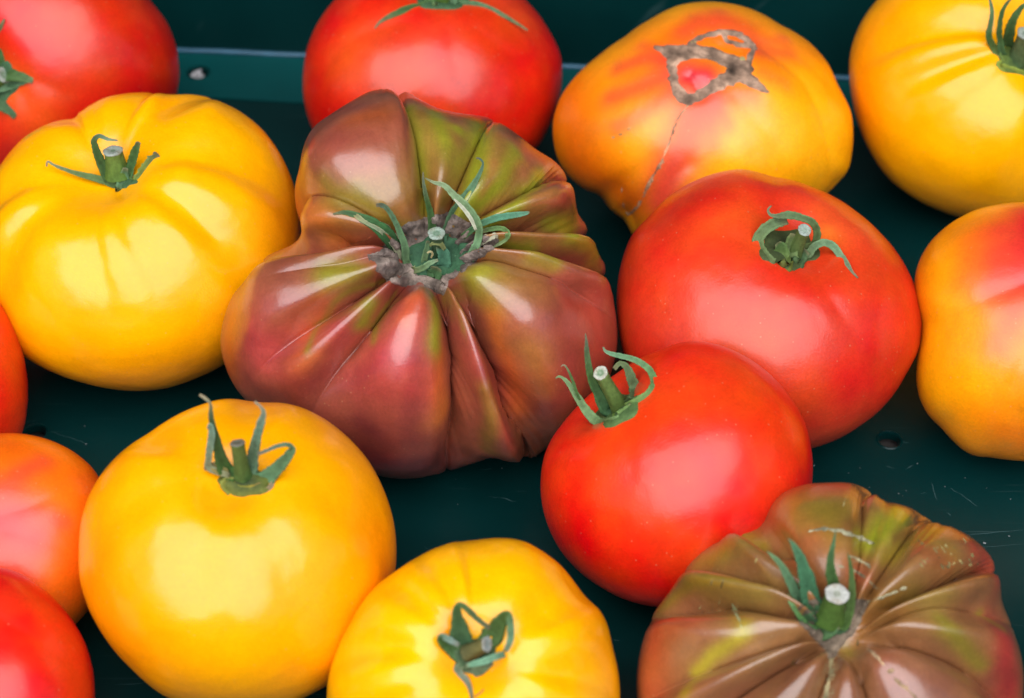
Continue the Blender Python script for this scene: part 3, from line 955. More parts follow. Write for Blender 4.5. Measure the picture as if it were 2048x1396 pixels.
t.sepal([(1998,130,5,14),(2025,143,6,18),(2050,150,6,18),(2085,140,6,12)], c0=(.20,.24,.03), c1=(.16,.20,.03))
t.stem((2035,122,10),(2056,68,62),17,17,c0=(.05,.09,.03),c1=(.10,.13,.05))

# ---- big yellow tomato, left
t = Tomato('yellow_tomato', 'big ribbed yellow tomato left of the brown pleated one',
    [(0,330),(46,275),(92,247),(119,239),(151,236),(170,215),(202,197),(248,187),(293,185),(339,189),(381,187),(426,197),(477,220),(523,256),(555,298),(578,343),(596,398),(602,450),(598,510),(575,590),(530,660),(485,705),(443,733),(394,756),(339,775),(284,782),(229,779),(174,768),(115,749),(55,719),(10,680),(-25,620),(-40,540),(-40,450),(-25,380)],
    (283,485), (237,352), .80, 'yellow', YEL, hollow=(.27,.36), seed=25, na=320, nb=160,
    lobes=[(148,240,22,1.2,2.0),(195,270,8,.8,1.4),(258,230,10,.9,1.6),(330,205,16,1.2,2.0),(430,312,18,1.0,1.8),(425,455,15,.9,1.7),(300,540,7,.8,1.5),(190,520,7,.8,1.5),(70,425,15,.9,1.7),(60,365,15,1.0,1.8)],
    creases=[(6,26,[(310,370),(370,400),(430,470)])],
    patches=[(YORG,.45,80,[(560,560),(590,440)]),(YORG,.35,80,[(250,750),(400,730)])], cat='yellow tomato')
t.start_calyx(240,358,34,18,8,5)
t.sepal([(233,371,3,14),(202,359,8,15),(151,346,10,9),(110,331,12,5),(96,323,14,4),(93,333,12,3)], c0=LEAF, c1=(.09,.14,.045), c2=(.25,.22,.14))
t.sepal([(222,364,3,18),(206,334,24,20),(193,302,50,15),(188,282,64,11),(198,272,74,9),(215,278,80,7),(235,281,82,3)], c0=(.04,.085,.03), c1=LEAF, c2=(.17,.24,.14))
t.sepal([(252,364,3,20),(261,334,24,19),(270,304,45,17),(277,284,60,9)], c0=(.04,.08,.03), c1=LEAF, c2=LEAF, twist=.4)
t.sepal([(270,362,3,14),(290,338,14,18),(306,318,26,20),(316,308,32,14)], c0=(.08,.13,.03), c1=(.12,.16,.03), c2=(.07,.08,.04), rag=.2)
t.sepal([(242,379,5,24),(247,358,20,21),(251,336,38,11)], c0=(.10,.12,.015), c1=LEAFB, c2=LEAFB)
t.stem((236,350,6),(226,302,40),21,16,c0=(.07,.13,.02),c1=(.115,.18,.035),ring=.3)

# ---- the big brown pleated tomato in the middle
BR, GRN, OLV, MAR, RDB, ORB = (0.28,0.062,0.034), (0.225,0.25,0.010), (0.22,0.15,0.014), (0.13,0.016,0.024), (0.40,0.040,0.038), (0.52,0.105,0.014)
t = Tomato('brown_tomato', 'large brown-red pleated tomato with green streaks and a ragged corky crown, in the middle',
    [(622,256),(663,227),(704,200),(739,181),(773,176),(807,182),(845,198),(873,215),(904,225),(948,229),(983,236),(1024,260),(1069,297),(1110,321),(1137,356),(1153,394),(1155,428),(1175,456),(1196,500),(1213,541),(1222,572),(1231,614),(1236,652),(1236,693),(1225,740),(1212,790),(1185,835),(1150,870),(1115,890),(1084,902),(1056,923),(1015,927),(982,915),(933,931),(879,948),(830,958),(789,958),(750,950),(690,925),(610,885),(540,840),(484,796),(457,751),(443,710),(438,677),(445,636),(461,591),(494,550),(527,513),(559,496),(584,487),(597,478),(606,464),(593,435),(586,397),(587,370),(596,340),(603,291)],
    (845,575), (868,512), .70, 'striped', BR, hollow=(.30,.20), seed=26, na=560, nb=300, lumpy=.01,
    profile=[(0,.60),(.09,.61),(.145,.68),(.19,.83),(.265,.955),(.36,.975),(.48,.95),(.62,.875),(.78,.70),(.92,.39),(1.0,-.06),(.93,-.50),(.68,-.84),(.35,-.95),(0,-.95)], sharp=0.8, wmax=0.24,
    lobes=[(650,483,105,1.8,2.7,.40),(690,402,24,1.2,2.0),(846,330,52,1.35,2.1,.28),(930,330,40,1.2,2.0),(1030,375,48,1.3,2.1),(1085,447,80,1.7,2.6,.32),(1110,492,64,1.5,2.5,.3),(1105,548,24,1.0,1.7),
           (958,640,92,1.8,2.8,.32),(905,660,72,1.5,2.5),(745,640,62,.85,1.5,.28),(655,620,56,.8,1.45,.28),(560,560,12,.5,1.2)],
    creases=[(-46,105,[(690,320),(760,300)]),(-20,90,[(1070,640),(1080,720)]),(-26,90,[(540,600),(550,700)]),(-14,50,[(800,640),(790,740)]),(-8,14,[(930,620),(945,680),(965,760)]),(12,12,[(924,592),(936,612),(948,650)],(1,.2))],
    patches=[(OLV,.55,60,[(700,410),(800,380),(900,350),(1000,400)]),(OLV,.45,45,[(1060,470),(1140,480)]),(OLV,.4,40,[(960,560),(1040,540)]),(OLV,.35,40,[(640,560),(720,560)]),(MAR,.35,60,[(560,700),(620,800)]),(BR,.5,80,[(520,650),(560,760)]),(RDB,.45,70,[(510,660),(550,740)]),(RDB,.7,90,[(750,720),(820,760)]),(RDB,.6,50,[(1190,620),(1200,700)]),(ORB,.85,40,[(465,640),(455,740)]),(ORB,.8,34,[(600,320),(592,420)]),
             (ORB,.7,40,[(620,430),(690,480)]),(ORB,.75,26,[(985,620),(1010,720),(1040,820)]),(ORB,.7,30,[(880,720),(890,820)]),(ORB,.5,40,[(640,620),(600,720)]),(ORB,.5,30,[(700,240),(760,230)]),
             (MAR,.7,60,[(640,880),(760,930),(900,930)]),(MAR,.65,34,[(715,840),(740,860)]),(MAR,.55,36,[(820,820),(830,880)]),(MAR,.5,40,[(880,200),(1000,240),(1060,280)]),(MAR,.5,40,[(1090,820),(1130,760)]),((0.130,0.057,0.016),.6,40,[(1040,880)]),
             (OLV,.8,24,[(720,380),(780,440),(820,450)]),(OLV,.6,26,[(650,370),(690,400)]),(GRN,0.66,22,[(815,220),(836,270),(848,350),(850,420)]),(GRN,0.75,25,[(875,225),(885,270),(900,320)]),((0.243,0.105,0.024),.7,20,[(905,320),(890,400)]),
             (GRN,0.75,19,[(920,262)]),(GRN,0.84,35,[(965,250),(955,310),(935,380),(915,430)]),(GRN,0.75,25,[(1028,305),(1000,360),(960,410)]),((0.284,0.105,0.024),.6,12,[(985,330),(960,390)]),
             (GRN,0.79,26,[(1085,350),(1050,390),(1010,430),(975,455)]),((0.292,0.130,0.024),.6,24,[(1110,380),(1070,430)]),
             (GRN,0.79,25,[(1100,440),(1150,468),(1195,500)]),(GRN,0.44,30,[(1120,440),(1150,440)]),(GRN,0.70,22,[(1000,488),(1060,500),(1110,520)]),(OLV,.5,14,[(1180,520),(1210,560)]),
             (GRN,0.84,38,[(950,550),(975,545)]),(OLV,.6,34,[(940,570),(985,600)]),((0.275,0.121,0.024),.7,40,[(1010,560),(1080,580)]),
             (GRN,0.70,30,[(655,550),(700,540)]),(OLV,.6,14,[(560,508),(520,525)]),(OLV,.6,14,[(640,530),(740,545)]),(OLV,.75,10,[(770,560),(690,590),(640,650),(615,700)]),
             (GRN,0.84,22,[(742,612),(732,640)]),(OLV,.8,11,[(790,585),(762,630),(748,680)]),(GRN,0.84,22,[(868,600),(872,640),(868,690)]),((0.486,0.097,0.024),.8,24,[(830,590),(820,640)]),
             ((0.227,0.138,0.016),.7,20,[(975,780),(985,850),(975,900)]),(OLV,.5,12,[(915,600),(930,660)]),((0.324,0.130,0.020),.6,40,[(1060,700),(1080,780)])], cat='tomato')
t.crust('corky_scar', inside_poly([(733,508),(757,502),(790,470),(806,448),(835,440),(870,428),(905,426),(940,445),(962,468),(1000,478),(985,500),(955,520),(925,545),(900,560),(887,592),(868,582),(840,566),(805,574),(775,562),(748,540)]),
    (720,415,1010,605), 1.7, 3.0, 2.8, (.20,.15,.12), seed=5)
t.start_calyx(875,512,66,46,-8,16,(.045,.12,.055),(.02,.055,.03))
t.sepal([(812,520,12,24),(795,500,30,28),(774,470,42,28),(744,446,48,22),(716,433,48,14),(691,425,44,9),(666,428,38,3)], c0=(.05,.11,.05), c1=(.03,.09,.025), c2=(.06,.10,.04))
t.ribbon('withered_sepal', [(803,520,26,10),(788,490,44,13),(762,462,54,8),(735,447,56,7),(716,434,54,10),(708,428,50,5)], c0=(0.260,0.248,0.149), c1=(0.186,0.223,0.124), c2=(0.236,0.205,0.081), parent=t.calyx, fold=.5)
t.sepal([(815,528,16,15),(809,490,58,14),(792,447,90,11),(777,421,108,9),(765,411,114,9),(752,410,112,6)], c0=LEAFL, c1=LEAFB, c2=(.05,.05,.035))
t.ribbon('withered_sepal', [(795,492,30,9),(790,470,42,14),(775,452,46,16),(757,444,44,5)], c0=(0.248,0.186,0.105), c1=(0.260,0.211,0.124), parent=t.calyx, rag=.2)
t.sepal([(866,466,22,17),(861,428,52,13),(852,392,82,9),(847,364,98,5),(846,344,108,2)], c0=(.04,.08,.03), c1=LEAF, c2=(.14,.14,.10))
t.sepal([(930,525,26,24),(948,500,50,16),(957,475,78,14),(956,447,96,14),(934,415,104,16),(910,392,106,14),(888,371,104,10),(868,365,98,6),(850,356,94,2)], c0=(.10,.20,.10), c1=LEAFL, c2=(.20,.24,.13), fold=.5)
t.ribbon('withered_sepal', [(952,460,98,5),(940,435,106,8),(922,412,108,7),(908,398,108,3)], c0=(0.310,0.310,0.205), c1=(0.341,0.341,0.236), parent=t.calyx, fold=.2)
t.sepal([(895,456,14,18),(905,432,28,19),(922,405,42,18),(944,374,56,13),(959,348,64,8),(966,328,68,4),(960,318,70,4),(952,316,70,3)], c0=(.03,.06,.025), c1=LEAFB, c2=(.05,.06,.05))
t.sepal([(925,474,40,12),(957,450,78,11),(989,437,74,14),(1022,431,64,12),(1050,427,54,8),(1059,424,50,3)], c0=LEAF, c1=(.07,.19,.11), c2=(.10,.21,.12))
t.sepal([(942,508,36,10),(962,494,46,12),(990,488,52,12),(1010,478,56,11),(1016,467,56,10),(1004,457,56,9),(982,458,56,9),(962,463,52,8)], c0=(.30,.33,.18), c1=(.13,.22,.07), c2=(.10,.18,.06), fold=.6)
t.ribbon('withered_sepal', [(945,500,42,12),(965,482,50,16),(988,472,50,10),(996,476,50,3)], c0=(0.298,0.285,0.186), c1=(0.310,0.285,0.186), parent=t.calyx, rag=.2)
t.sepal([(828,540,20,13),(845,536,40,12),(860,526,54,10),(876,520,58,5)], c0=(.22,.20,.08), c1=LEAFL, c2=(.16,.24,.13))
t.sepal([(849,524,20,13),(853,500,46,11),(856,482,62,7)], c0=LEAFL, c1=LEAFL, c2=LEAFB)
t.sepal([(884,535,20,30),(888,515,40,26),(880,490,60,18)], c0=(.04,.12,.06), c1=(.06,.16,.09))
t.sepal([(852,555,14,34),(866,552,20,34),(874,535,34,20)], c0=(.04,.09,.03), c1=(.05,.11,.04))
t.ribbon('withered_sepal', [(862,516,62,3),(865,508,68,4),(861,503,72,4),(854,506,70,3)], c0=(0.279,0.223,0.087), c1=(0.310,0.260,0.124), parent=t.calyx)
t.ribbon('withered_sepal', [(890,500,60,7),(880,487,72,10),(865,487,74,7),(860,493,70,3)], c0=(0.136,0.155,0.056), c1=(0.136,0.149,0.050), parent=t.calyx)
t.stem((878,505,20),(873,467,78),11,14.5,c0=(.03,.07,.03),c1=(.06,.11,.05),cut=(0.288,0.348,0.276),core=(0.132,0.216,0.132),face=(0,.55,.6))

# ---- red tomato, right of centre
t = Tomato('red_tomato', 'large red tomato right of the brown pleated one, its calyx curled into a round bowl',
    [(1235,640),(1233,600),(1238,545),(1250,500),(1266,465),(1301,430),(1342,388),(1390,361),(1438,344),(1483,337),(1517,343),(1548,354),(1589,361),(1627,375),(1658,388),(1713,423),(1760,464),(1800,512),(1830,570),(1845,640),(1838,700),(1812,749),(1783,795),(1755,826),(1720,852),(1683,875),(1649,889),(1610,900),(1550,907),(1450,892),(1350,845),(1285,780),(1248,710)],
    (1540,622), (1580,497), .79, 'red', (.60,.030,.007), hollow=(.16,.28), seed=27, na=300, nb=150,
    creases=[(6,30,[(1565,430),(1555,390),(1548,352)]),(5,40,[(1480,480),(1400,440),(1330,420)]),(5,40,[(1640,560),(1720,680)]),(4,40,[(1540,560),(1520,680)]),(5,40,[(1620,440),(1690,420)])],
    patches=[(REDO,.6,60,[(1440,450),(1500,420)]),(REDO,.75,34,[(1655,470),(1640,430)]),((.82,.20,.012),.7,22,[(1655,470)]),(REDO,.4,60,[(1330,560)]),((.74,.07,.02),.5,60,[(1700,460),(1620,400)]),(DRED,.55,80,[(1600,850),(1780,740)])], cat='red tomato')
t.start_calyx(1578,497,62,42,5,7,(.06,.08,.025),(.02,.03,.015))
t.sepal([(1550,528,8,20),(1526,508,24,22),(1516,482,34,22),(1529,460,40,22),(1551,446,38,22),(1575,440,32,16)], c0=(.07,.095,.03), c1=(.11,.16,.06), c2=(.09,.14,.06), fold=.6)
t.sepal([(1628,488,14,14),(1634,464,30,15),(1625,445,42,14),(1602,435,46,14),(1577,430,48,16),(1558,432,48,10),(1542,430,46,6),(1536,420,44,4),(1543,411,40,3)], c0=(.08,.11,.03), c1=(.08,.13,.05), c2=(.13,.14,.08))
t.sepal([(1615,508,16,18),(1630,492,24,15),(1649,485,26,14),(1667,493,18,16),(1681,511,10,14),(1695,529,6,9),(1704,543,4,5),(1716,556,3,3)], c0=(.10,.13,.05), c1=(.12,.22,.11), c2=(.14,.13,.08))
t.sepal([(1566,535,10,34),(1563,514,30,36),(1561,495,44,26),(1555,486,48,12)], c0=(.11,.10,.015), c1=(.08,.12,.03), c2=LEAF)
t.sepal([(1590,530,12,32),(1600,512,20,30),(1612,500,24,20)], c0=(.05,.08,.02), c1=(.05,.09,.035))
t.sepal([(1582,522,14,30),(1580,495,34,28),(1588,468,48,14)], c0=(.05,.09,.035), c1=(.09,.13,.04))
t.stem((1586,507,12),(1609,460,58),16,11.5,c0=(.06,.10,.025),c1=(.09,.12,.03),cut=(0.312,0.360,0.300),core=(0.240,0.300,0.228),face=(.15,.45,.8),ring=.5)

# ---- red tomato, front
t = Tomato('red_tomato', 'smooth bright red tomato in front, tipped with its white-ended stalk pointing left',
    [(1081,959),(1083,935),(1090,905),(1105,872),(1123,848),(1147,820),(1172,795),(1205,768),(1240,742),(1277,717),(1319,700),(1349,687),(1376,682),(1415,684),(1451,694),(1490,712),(1529,739),(1566,775),(1596,817),(1614,857),(1624,905),(1626,941),(1622,985),(1605,1050),(1575,1105),(1530,1155),(1460,1195),(1385,1214),(1310,1214),(1260,1203),(1210,1180),(1160,1145),(1120,1100),(1095,1050),(1083,1005)],
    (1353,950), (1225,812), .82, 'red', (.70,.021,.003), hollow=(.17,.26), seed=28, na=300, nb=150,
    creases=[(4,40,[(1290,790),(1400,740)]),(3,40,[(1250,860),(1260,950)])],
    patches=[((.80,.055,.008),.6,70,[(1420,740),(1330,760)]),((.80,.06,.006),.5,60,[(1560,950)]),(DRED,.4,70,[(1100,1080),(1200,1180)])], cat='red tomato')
t.start_calyx(1236,820,50,30,-28,12,(.08,.14,.04),(.06,.11,.04))
t.sepal([(1243,836,6,18),(1222,845,8,20),(1200,846,12,20),(1178,828,16,20),(1156,796,24,15),(1141,772,30,11),(1127,757,32,6),(1117,753,32,4),(1111,757,30,2)], c0=(.10,.17,.05), c1=LEAFL, c2=LEAFL)
t.sepal([(1160,800,22,4),(1153,785,30,6),(1147,766,36,6),(1136,740,42,4),(1128,730,42,3),(1122,733,40,2)], c0=LEAF, c2=(.22,.18,.12))
t.sepal([(1214,818,14,30),(1196,786,36,20),(1181,752,58,15),(1174,709,78,11),(1173,688,86,7),(1171,667,94,2)], c0=(.04,.10,.045), c1=LEAF, c2=(.08,.09,.06))
t.sepal([(1270,808,8,22),(1294,792,18,18),(1307,772,34,15),(1306,752,44,14),(1292,733,52,13),(1265,718,56,12),(1228,709,56,9),(1212,703,54,6),(1206,694,52,3)], c0=(.11,.17,.04), c1=(.10,.19,.07), c2=(.11,.22,.13))
t.sepal([(1268,800,10,26),(1270,778,26,24),(1262,755,40,20),(1253,734,48,13),(1240,727,50,9),(1228,738,48,8)], c0=(.06,.10,.035), c1=(.08,.12,.05), c2=(.10,.13,.05))
t.sepal([(1238,836,6,28),(1252,826,12,24),(1266,812,14,16)], c0=(.10,.16,.03), c1=(.09,.15,.04))
t.stem((1242,818,12),(1201,746,78),15.5,12.5,c0=(.09,.14,.03),c1=(.11,.16,.04),cut=(0.432,0.432,0.348),core=(0.132,0.216,0.108),face=(-.30,.35,.85),ring=.62)

# ---- bicoloured tomato, right edge
t = Tomato('bicolor_tomato', 'orange-yellow tomato with a red flush, cut off by the right edge',
    [(1828,560),(1838,520),(1863,480),(1900,447),(1950,420),(2000,408),(2048,404),(2130,415),(2210,460),(2270,540),(2290,650),(2270,770),(2210,860),(2130,912),(2047,922),(2015,920),(1984,915),(1958,915),(1929,903),(1906,883),(1881,855),(1855,829),(1838,797),(1831,757),(1833,717),(1838,680),(1836,640),(1828,600)],
    (2060,660), (2135,560), .88, 'bicolor', (.86,.26,.001), hollow=(.05,.3), seed=29,
    creases=[(9,40,[(2060,560),(1960,600),(1835,655)]),(6,30,[(2060,700),(2000,820),(1975,915)]),(5,16,[(2042,830),(2042,915)])],
    patches=[((.92,.40,.0005),.9,80,[(1890,600),(1860,740)]),(YEL,.6,60,[(1930,760)]),((.60,.012,.018),.97,72,[(2070,425),(2045,480),(2038,560)]),((.70,.04,.02),.8,46,[(2000,470),(1985,570)]),((.78,.09,.01),.5,34,[(1950,480),(1930,560)]),(PINK,.5,34,[(2030,620),(2000,690)]),
             (ORG,.5,50,[(1990,850),(2040,880)]),((.5,.22,.01),.4,26,[(1890,830)]),((.6,.2,.01),.5,22,[(2010,890)])], cat='tomato')

# ---- brown-green ribbed tomato, lower right
t = Tomato('ribbed_tomato', 'brown and green ribbed tomato with pale cracks in the lower right corner',
    [(1275,1325),(1283,1286),(1298,1244),(1318,1209),(1348,1171),(1375,1128),(1406,1098),(1445,1078),(1468,1059),(1498,1053),(1520,1051),(1525,1032),(1541,1005),(1568,982),(1606,969),(1664,965),(1710,966),(1745,982),(1768,1003),(1799,1007),(1833,1021),(1860,1042),(1891,1046),(1933,1067),(1968,1094),(1991,1128),(2001,1167),(2003,1194),(2012,1225),(2030,1267),(2043,1305),(2048,1365),(2045,1430),(2020,1510),(1960,1590),(1850,1650),(1700,1675),(1550,1665),(1420,1610),(1330,1530),(1283,1440),(1272,1380)],
    (1662,1320), (1662,1232), .60, 'striped', (.235,.098,.034), hollow=(.24,.24), seed=30, na=480, nb=240, lumpy=.01,
    profile=[(0,.60),(.08,.61),(.125,.69),(.17,.83),(.25,.945),(.35,.965),(.48,.925),(.62,.815),(.78,.61),(.92,.32),(1.0,-.06),(.93,-.50),(.68,-.84),(.35,-.95),(0,-.95)], sharp=0.7, wmax=0.27, lobes=[(1545,1085,46,1.4,2.4),(1740,1060,38,1.4,2.2),(1815,1075,35,1.4,2.2),(1900,1152,59,1.3,2.2),(1960,1215,22,1.2,2.0),(1900,1300,49,1.2,2.2),(1740,1370,46,1.2,2.2),(1650,1370,35,1.3,2.3),(1540,1340,54,1.2,2.2),(1420,1330,30,1.2,2.0),(1440,1185,57,1.3,2.2),(1450,1128,35,1.4,2.2)],
    creases=[(8,16,[(1720,1150),(1780,1090)])],
    patches=[((.22,.17,.018),.6,60,[(1590,1010),(1680,1030),(1760,1060)]),((.20,.16,.016),.55,40,[(1820,1060),(1900,1110)]),((.21,.16,.018),.5,36,[(1430,1110),(1500,1080)]),((.22,.16,.018),.5,40,[(1420,1180),(1520,1190)]),((.22,.17,.02),.45,40,[(1780,1200),(1880,1190)]),((.20,.065,.045),.5,60,[(1800,1330),(1880,1380)]),((.22,.07,.04),.4,50,[(1560,1350),(1480,1390)]),((0.322,0.122,0.022),.7,70,[(1570,1010),(1640,1100)]),((0.200,0.143,0.014),.7,44,[(1655,1010),(1680,1060)]),((0.143,0.043,0.018),.75,22,[(1725,1030),(1700,1070)]),(GRN,0.88,30,[(1800,1022),(1765,1060),(1740,1090)]),((0.143,0.043,0.018),.6,14,[(1850,1040),(1790,1080)]),
             (OLV,.8,18,[(1870,1060),(1800,1100),(1770,1120)]),(GRN,0.66,25,[(1480,1068),(1520,1085)]),(OLV,.6,24,[(1400,1120),(1450,1110)]),(OLV,.6,16,[(1370,1160),(1420,1150)]),(OLV,.7,16,[(1320,1215),(1400,1165),(1480,1160)]),((0.215,0.143,0.014),.7,20,[(1470,1235),(1490,1250)]),
             ((0.322,0.257,0.014),.8,16,[(1490,1265),(1430,1320),(1370,1380)]),((0.400,0.051,0.018),.8,56,[(1310,1270),(1300,1380)]),((0.429,0.072,0.022),.6,30,[(1350,1250),(1420,1230)]),((0.358,0.029,0.022),.75,50,[(2015,1270),(2020,1400)]),((0.372,0.051,0.022),.75,34,[(1950,1095),(1990,1150)]),
             ((0.358,0.072,0.029),.5,26,[(1840,1100),(1900,1130)]),((0.215,0.186,0.014),.7,22,[(1880,1240),(1960,1330)]),((0.215,0.186,0.014),.6,14,[(1960,1230),(2010,1260)]),((0.329,0.086,0.029),.7,30,[(1610,1090),(1600,1140)]),((0.394,0.114,0.043),.7,20,[(1735,1160),(1700,1140)]),
             ((0.172,0.043,0.022),.6,26,[(1610,1330),(1560,1380)]),((0.215,0.065,0.029),.6,30,[(1760,1300),(1800,1370)]),((0.172,0.051,0.022),.6,20,[(1680,1330),(1690,1396)]),((0.215,0.179,0.014),.6,18,[(1690,1310),(1680,1290)]),((0.272,0.114,0.022),.7,40,[(1800,1210),(1700,1260)])], cat='tomato')
t.crust('corky_scar', inside_poly([(1588,1232),(1612,1262),(1640,1290),(1650,1300),(1658,1316),(1672,1312),(1686,1290),(1712,1262),(1733,1218),(1736,1200),(1715,1196),(1690,1190),(1640,1195),(1600,1210)]),
    (1580,1180,1750,1325), 1.7, 2.6, 2.0, (.15,.11,.075), seed=6)
pale = (.30,.27,.16)
t.crust('pale_crack', inside_bands([[(1620,1062,1.5),(1645,1058,3),(1672,1060,3.5),(1700,1068,4),(1725,1078,3.5),(1756,1090,1)]]), (1610,1048,1765,1098), 1.5, 1.6, .5, pale, seed=31)
t.crust('pale_crack', inside_bands([[(1700,1112,1),(1720,1120,2.2),(1735,1130,2.2),(1742,1138,.8)],[(1672,1130,.6),(1700,1138,1.5),(1730,1155,1.6),(1755,1178,.7)],[(1735,1204,1.5),(1760,1196,2.2),(1790,1184,2.2),(1820,1172,1)]]), (1665,1105,1830,1212), 1.5, .9, .4, pale, stuff=True, seed=32)
t.crust('pale_crack', inside_bands([[(1463,1202,1),(1470,1222,3.2),(1478,1240,2.4),(1483,1254,.6)]]), (1455,1195,1490,1260), 1.5, 1.0, .4, (.32,.32,.15), seed=33)
t.crust('zipper_scar', inside_bands([[(1662,1308,2.5),(1661,1325,3),(1660,1345,2.5),(1656,1370,4),(1650,1400,5.5)]] + [[(1661 - i * .25 - 7, 1318 + i * 7, .8), (1661 - i * .25 + 7, 1316 + i * 7, .8)] for i in range(12)]), (1635,1300,1680,1400), 1.5, 1.4, .6, (.30,.25,.13), seed=34)
t.crust('pale_blisters', inside_bands([[(1735,1298,2),(1748,1308,4)],[(1752,1312,3),(1768,1330,1.5)],[(1781,1343,4.5),(1784,1341,4)],[(1786,1352,1.5),(1800,1366,4),(1812,1376,4)],[(1815,1380,2),(1830,1394,2.5)]]), (1725,1288,1840,1400), 1.5, 1.3, .5, (.34,.22,.12), stuff=True, seed=35)
fl = []
gg = np.random.default_rng(4)
for i in range(34):
    s = gg.uniform(0, 1); x, y = 1835 + 100 * gg.uniform(0, 1) * (1 + .2 * s), 1058 + 75 * gg.uniform(0, 1)
    L = gg.uniform(4, 15); fl.append([(x, y, .5), (x + L * .4, y + L * .45, gg.uniform(.6, 1.2)), (x + L * .8, y + L, .4)])
for (x, y) in ((1442,1192),(1446,1160),(1425,1155),(1470,1110),(1514,1118),(1575,1020),(1643,988),(1690,1000),(1380,1345),(1590,1315),(1718,1274),(1402,1212),(1508,1188)):
    L = gg.uniform(5, 12); fl.append([(x, y, .6), (x - 3, y + L, 1.2), (x - 4, y + L * 1.5, .5)])
t.crust('pale_flecks', inside_bands(fl), (1370,980,1960,1350), 2.0, .7, .2, (.26,.20,.075), stuff=True, seed=36)
t.start_calyx(1652,1242,52,36,25,8,(.05,.11,.04),(.02,.05,.03))
t.sepal([(1600,1200,16,24),(1582,1165,42,19),(1562,1130,58,12),(1545,1112,66,7),(1534,1103,70,2)], c0=(.045,.11,.055), c1=LEAFB, c2=LEAFL)
t.sepal([(1626,1218,12,44),(1614,1162,56,32),(1601,1118,78,20),(1588,1092,90,11),(1577,1077,96,2)], c0=(.035,.10,.045), c1=(.045,.13,.06), c2=LEAFB)
t.sepal([(1668,1178,30,26),(1662,1148,54,21),(1661,1118,72,14),(1667,1086,88,7),(1672,1059,100,1.5)], c0=(.06,.12,.035), c1=LEAF, c2=LEAFB)
t.sepal([(1690,1250,14,18),(1702,1205,40,17),(1704,1165,60,12),(1701,1130,74,7),(1695,1105,84,2)], c0=(.05,.11,.02), c1=(.07,.11,.03), c2=LEAF)
t.sepal([(1636,1262,8,24),(1606,1232,20,22),(1586,1208,30,14),(1574,1188,36,4)], c0=(.05,.12,.03), c1=(.08,.18,.05), c2=LEAFL)
t.sepal([(1640,1265,10,34),(1660,1258,26,30),(1676,1250,34,16)], c0=(.05,.09,.035), c1=(.06,.12,.045))
t.stem((1658,1238,14),(1674,1188,80),23,19.5,c0=(.06,.12,.02),c1=(.09,.16,.03),cut=(0.432,0.420,0.372),core=(0.240,0.252,0.180),face=(.05,.55,.75),ring=.38)

# ---- yellow tomato, lower left
t = Tomato('yellow_tomato', 'smooth yellow tomato lower left, long upright sepals around a squared stalk',
    [(298,866),(335,840),(385,815),(430,800),(470,797),(500,802),(520,805),(560,804),(600,813),(650,838),(700,878),(740,925),(770,985),(787,1040),(793,1095),(790,1150),(775,1210),(750,1265),(715,1315),(670,1360),(620,1390),(540,1418),(450,1424),(380,1412),(324,1390),(264,1339),(216,1285),(180,1225),(159,1159),(157,1099),(162,1039),(180,985),(210,937),(252,895)],
    (474,1112), (486,962), .87, 'yellow', (.93,.355,.0003), hollow=(.13,.25), seed=41, na=300, nb=150,
    lobes=[(300,880,17,1.2,2.0),(512,825,16,1.1,1.9),(700,1000,9,.9,1.7),(560,1110,5,.8,1.4),(403,1110,8,.7,1.4),(280,1000,9,.9,1.6)],
    creases=[(4,34,[(440,1010),(405,1090),(400,1150)])],
    patches=[(YORG,.5,90,[(200,1150),(260,1300)]),(YORG,.4,80,[(760,1100),(740,1220)]),(YORG,.35,50,[(470,1000)])], cat='yellow tomato')
t.start_calyx(490,964,54,31,4,12,(.12,.13,.02),(.03,.05,.025))
t.sepal([(452,940,8,32),(440,910,34,22),(429,868,70,15),(422,832,98,10),(421,808,112,5),(411,797,116,5),(399,789,116,5)], c0=(.035,.085,.015), c1=(.05,.09,.03), c2=(.32,.25,.15))
t.sepal([(420,936,14,14),(418,915,36,13),(421,890,62,15),(424,868,82,14),(421,850,92,9),(415,858,92,4)], c0=(.18,.17,.08), c1=(.15,.23,.15), c2=(.13,.20,.13), twist=.3)
t.ribbon('withered_sepal', [(408,938,6,7),(425,933,12,16),(446,944,10,20),(456,956,6,12)], c0=(0.236,0.161,0.074), c1=(0.155,0.130,0.037), parent=t.calyx, rag=.15)
t.sepal([(500,936,10,32),(506,908,34,22),(513,876,64,18),(522,845,86,15),(527,826,98,9),(521,813,106,5),(509,803,110,4)], c0=(.09,.16,.08), c1=(.11,.18,.11), c2=(.26,.22,.15))
t.sepal([(525,962,8,38),(546,944,22,28),(566,924,36,22),(582,904,50,17),(584,895,56,10),(574,889,62,8),(555,892,66,8),(536,900,68,7),(515,908,68,7)], c0=(.08,.16,.075), c1=(.08,.14,.06), c2=(.09,.11,.08))
t.sepal([(455,968,8,28),(470,982,10,26),(500,985,12,26),(525,975,12,24)], c0=(.14,.14,.03), c1=(.14,.15,.02), c2=(.20,.13,.015), fold=.6)
t.ribbon('withered_sepal', [(530,982,6,8),(542,972,8,10),(549,955,10,5)], c0=(0.211,0.149,0.074), c1=(0.236,0.174,0.093), parent=t.calyx)
t.stem((486,950,8),(475,886,88),14.5,12.5,c0=(.06,.12,.03),c1=(.10,.15,.035),cut=(0.180,0.162,0.120),core=(0.096,0.096,0.060),face=(-.08,.9,.38))

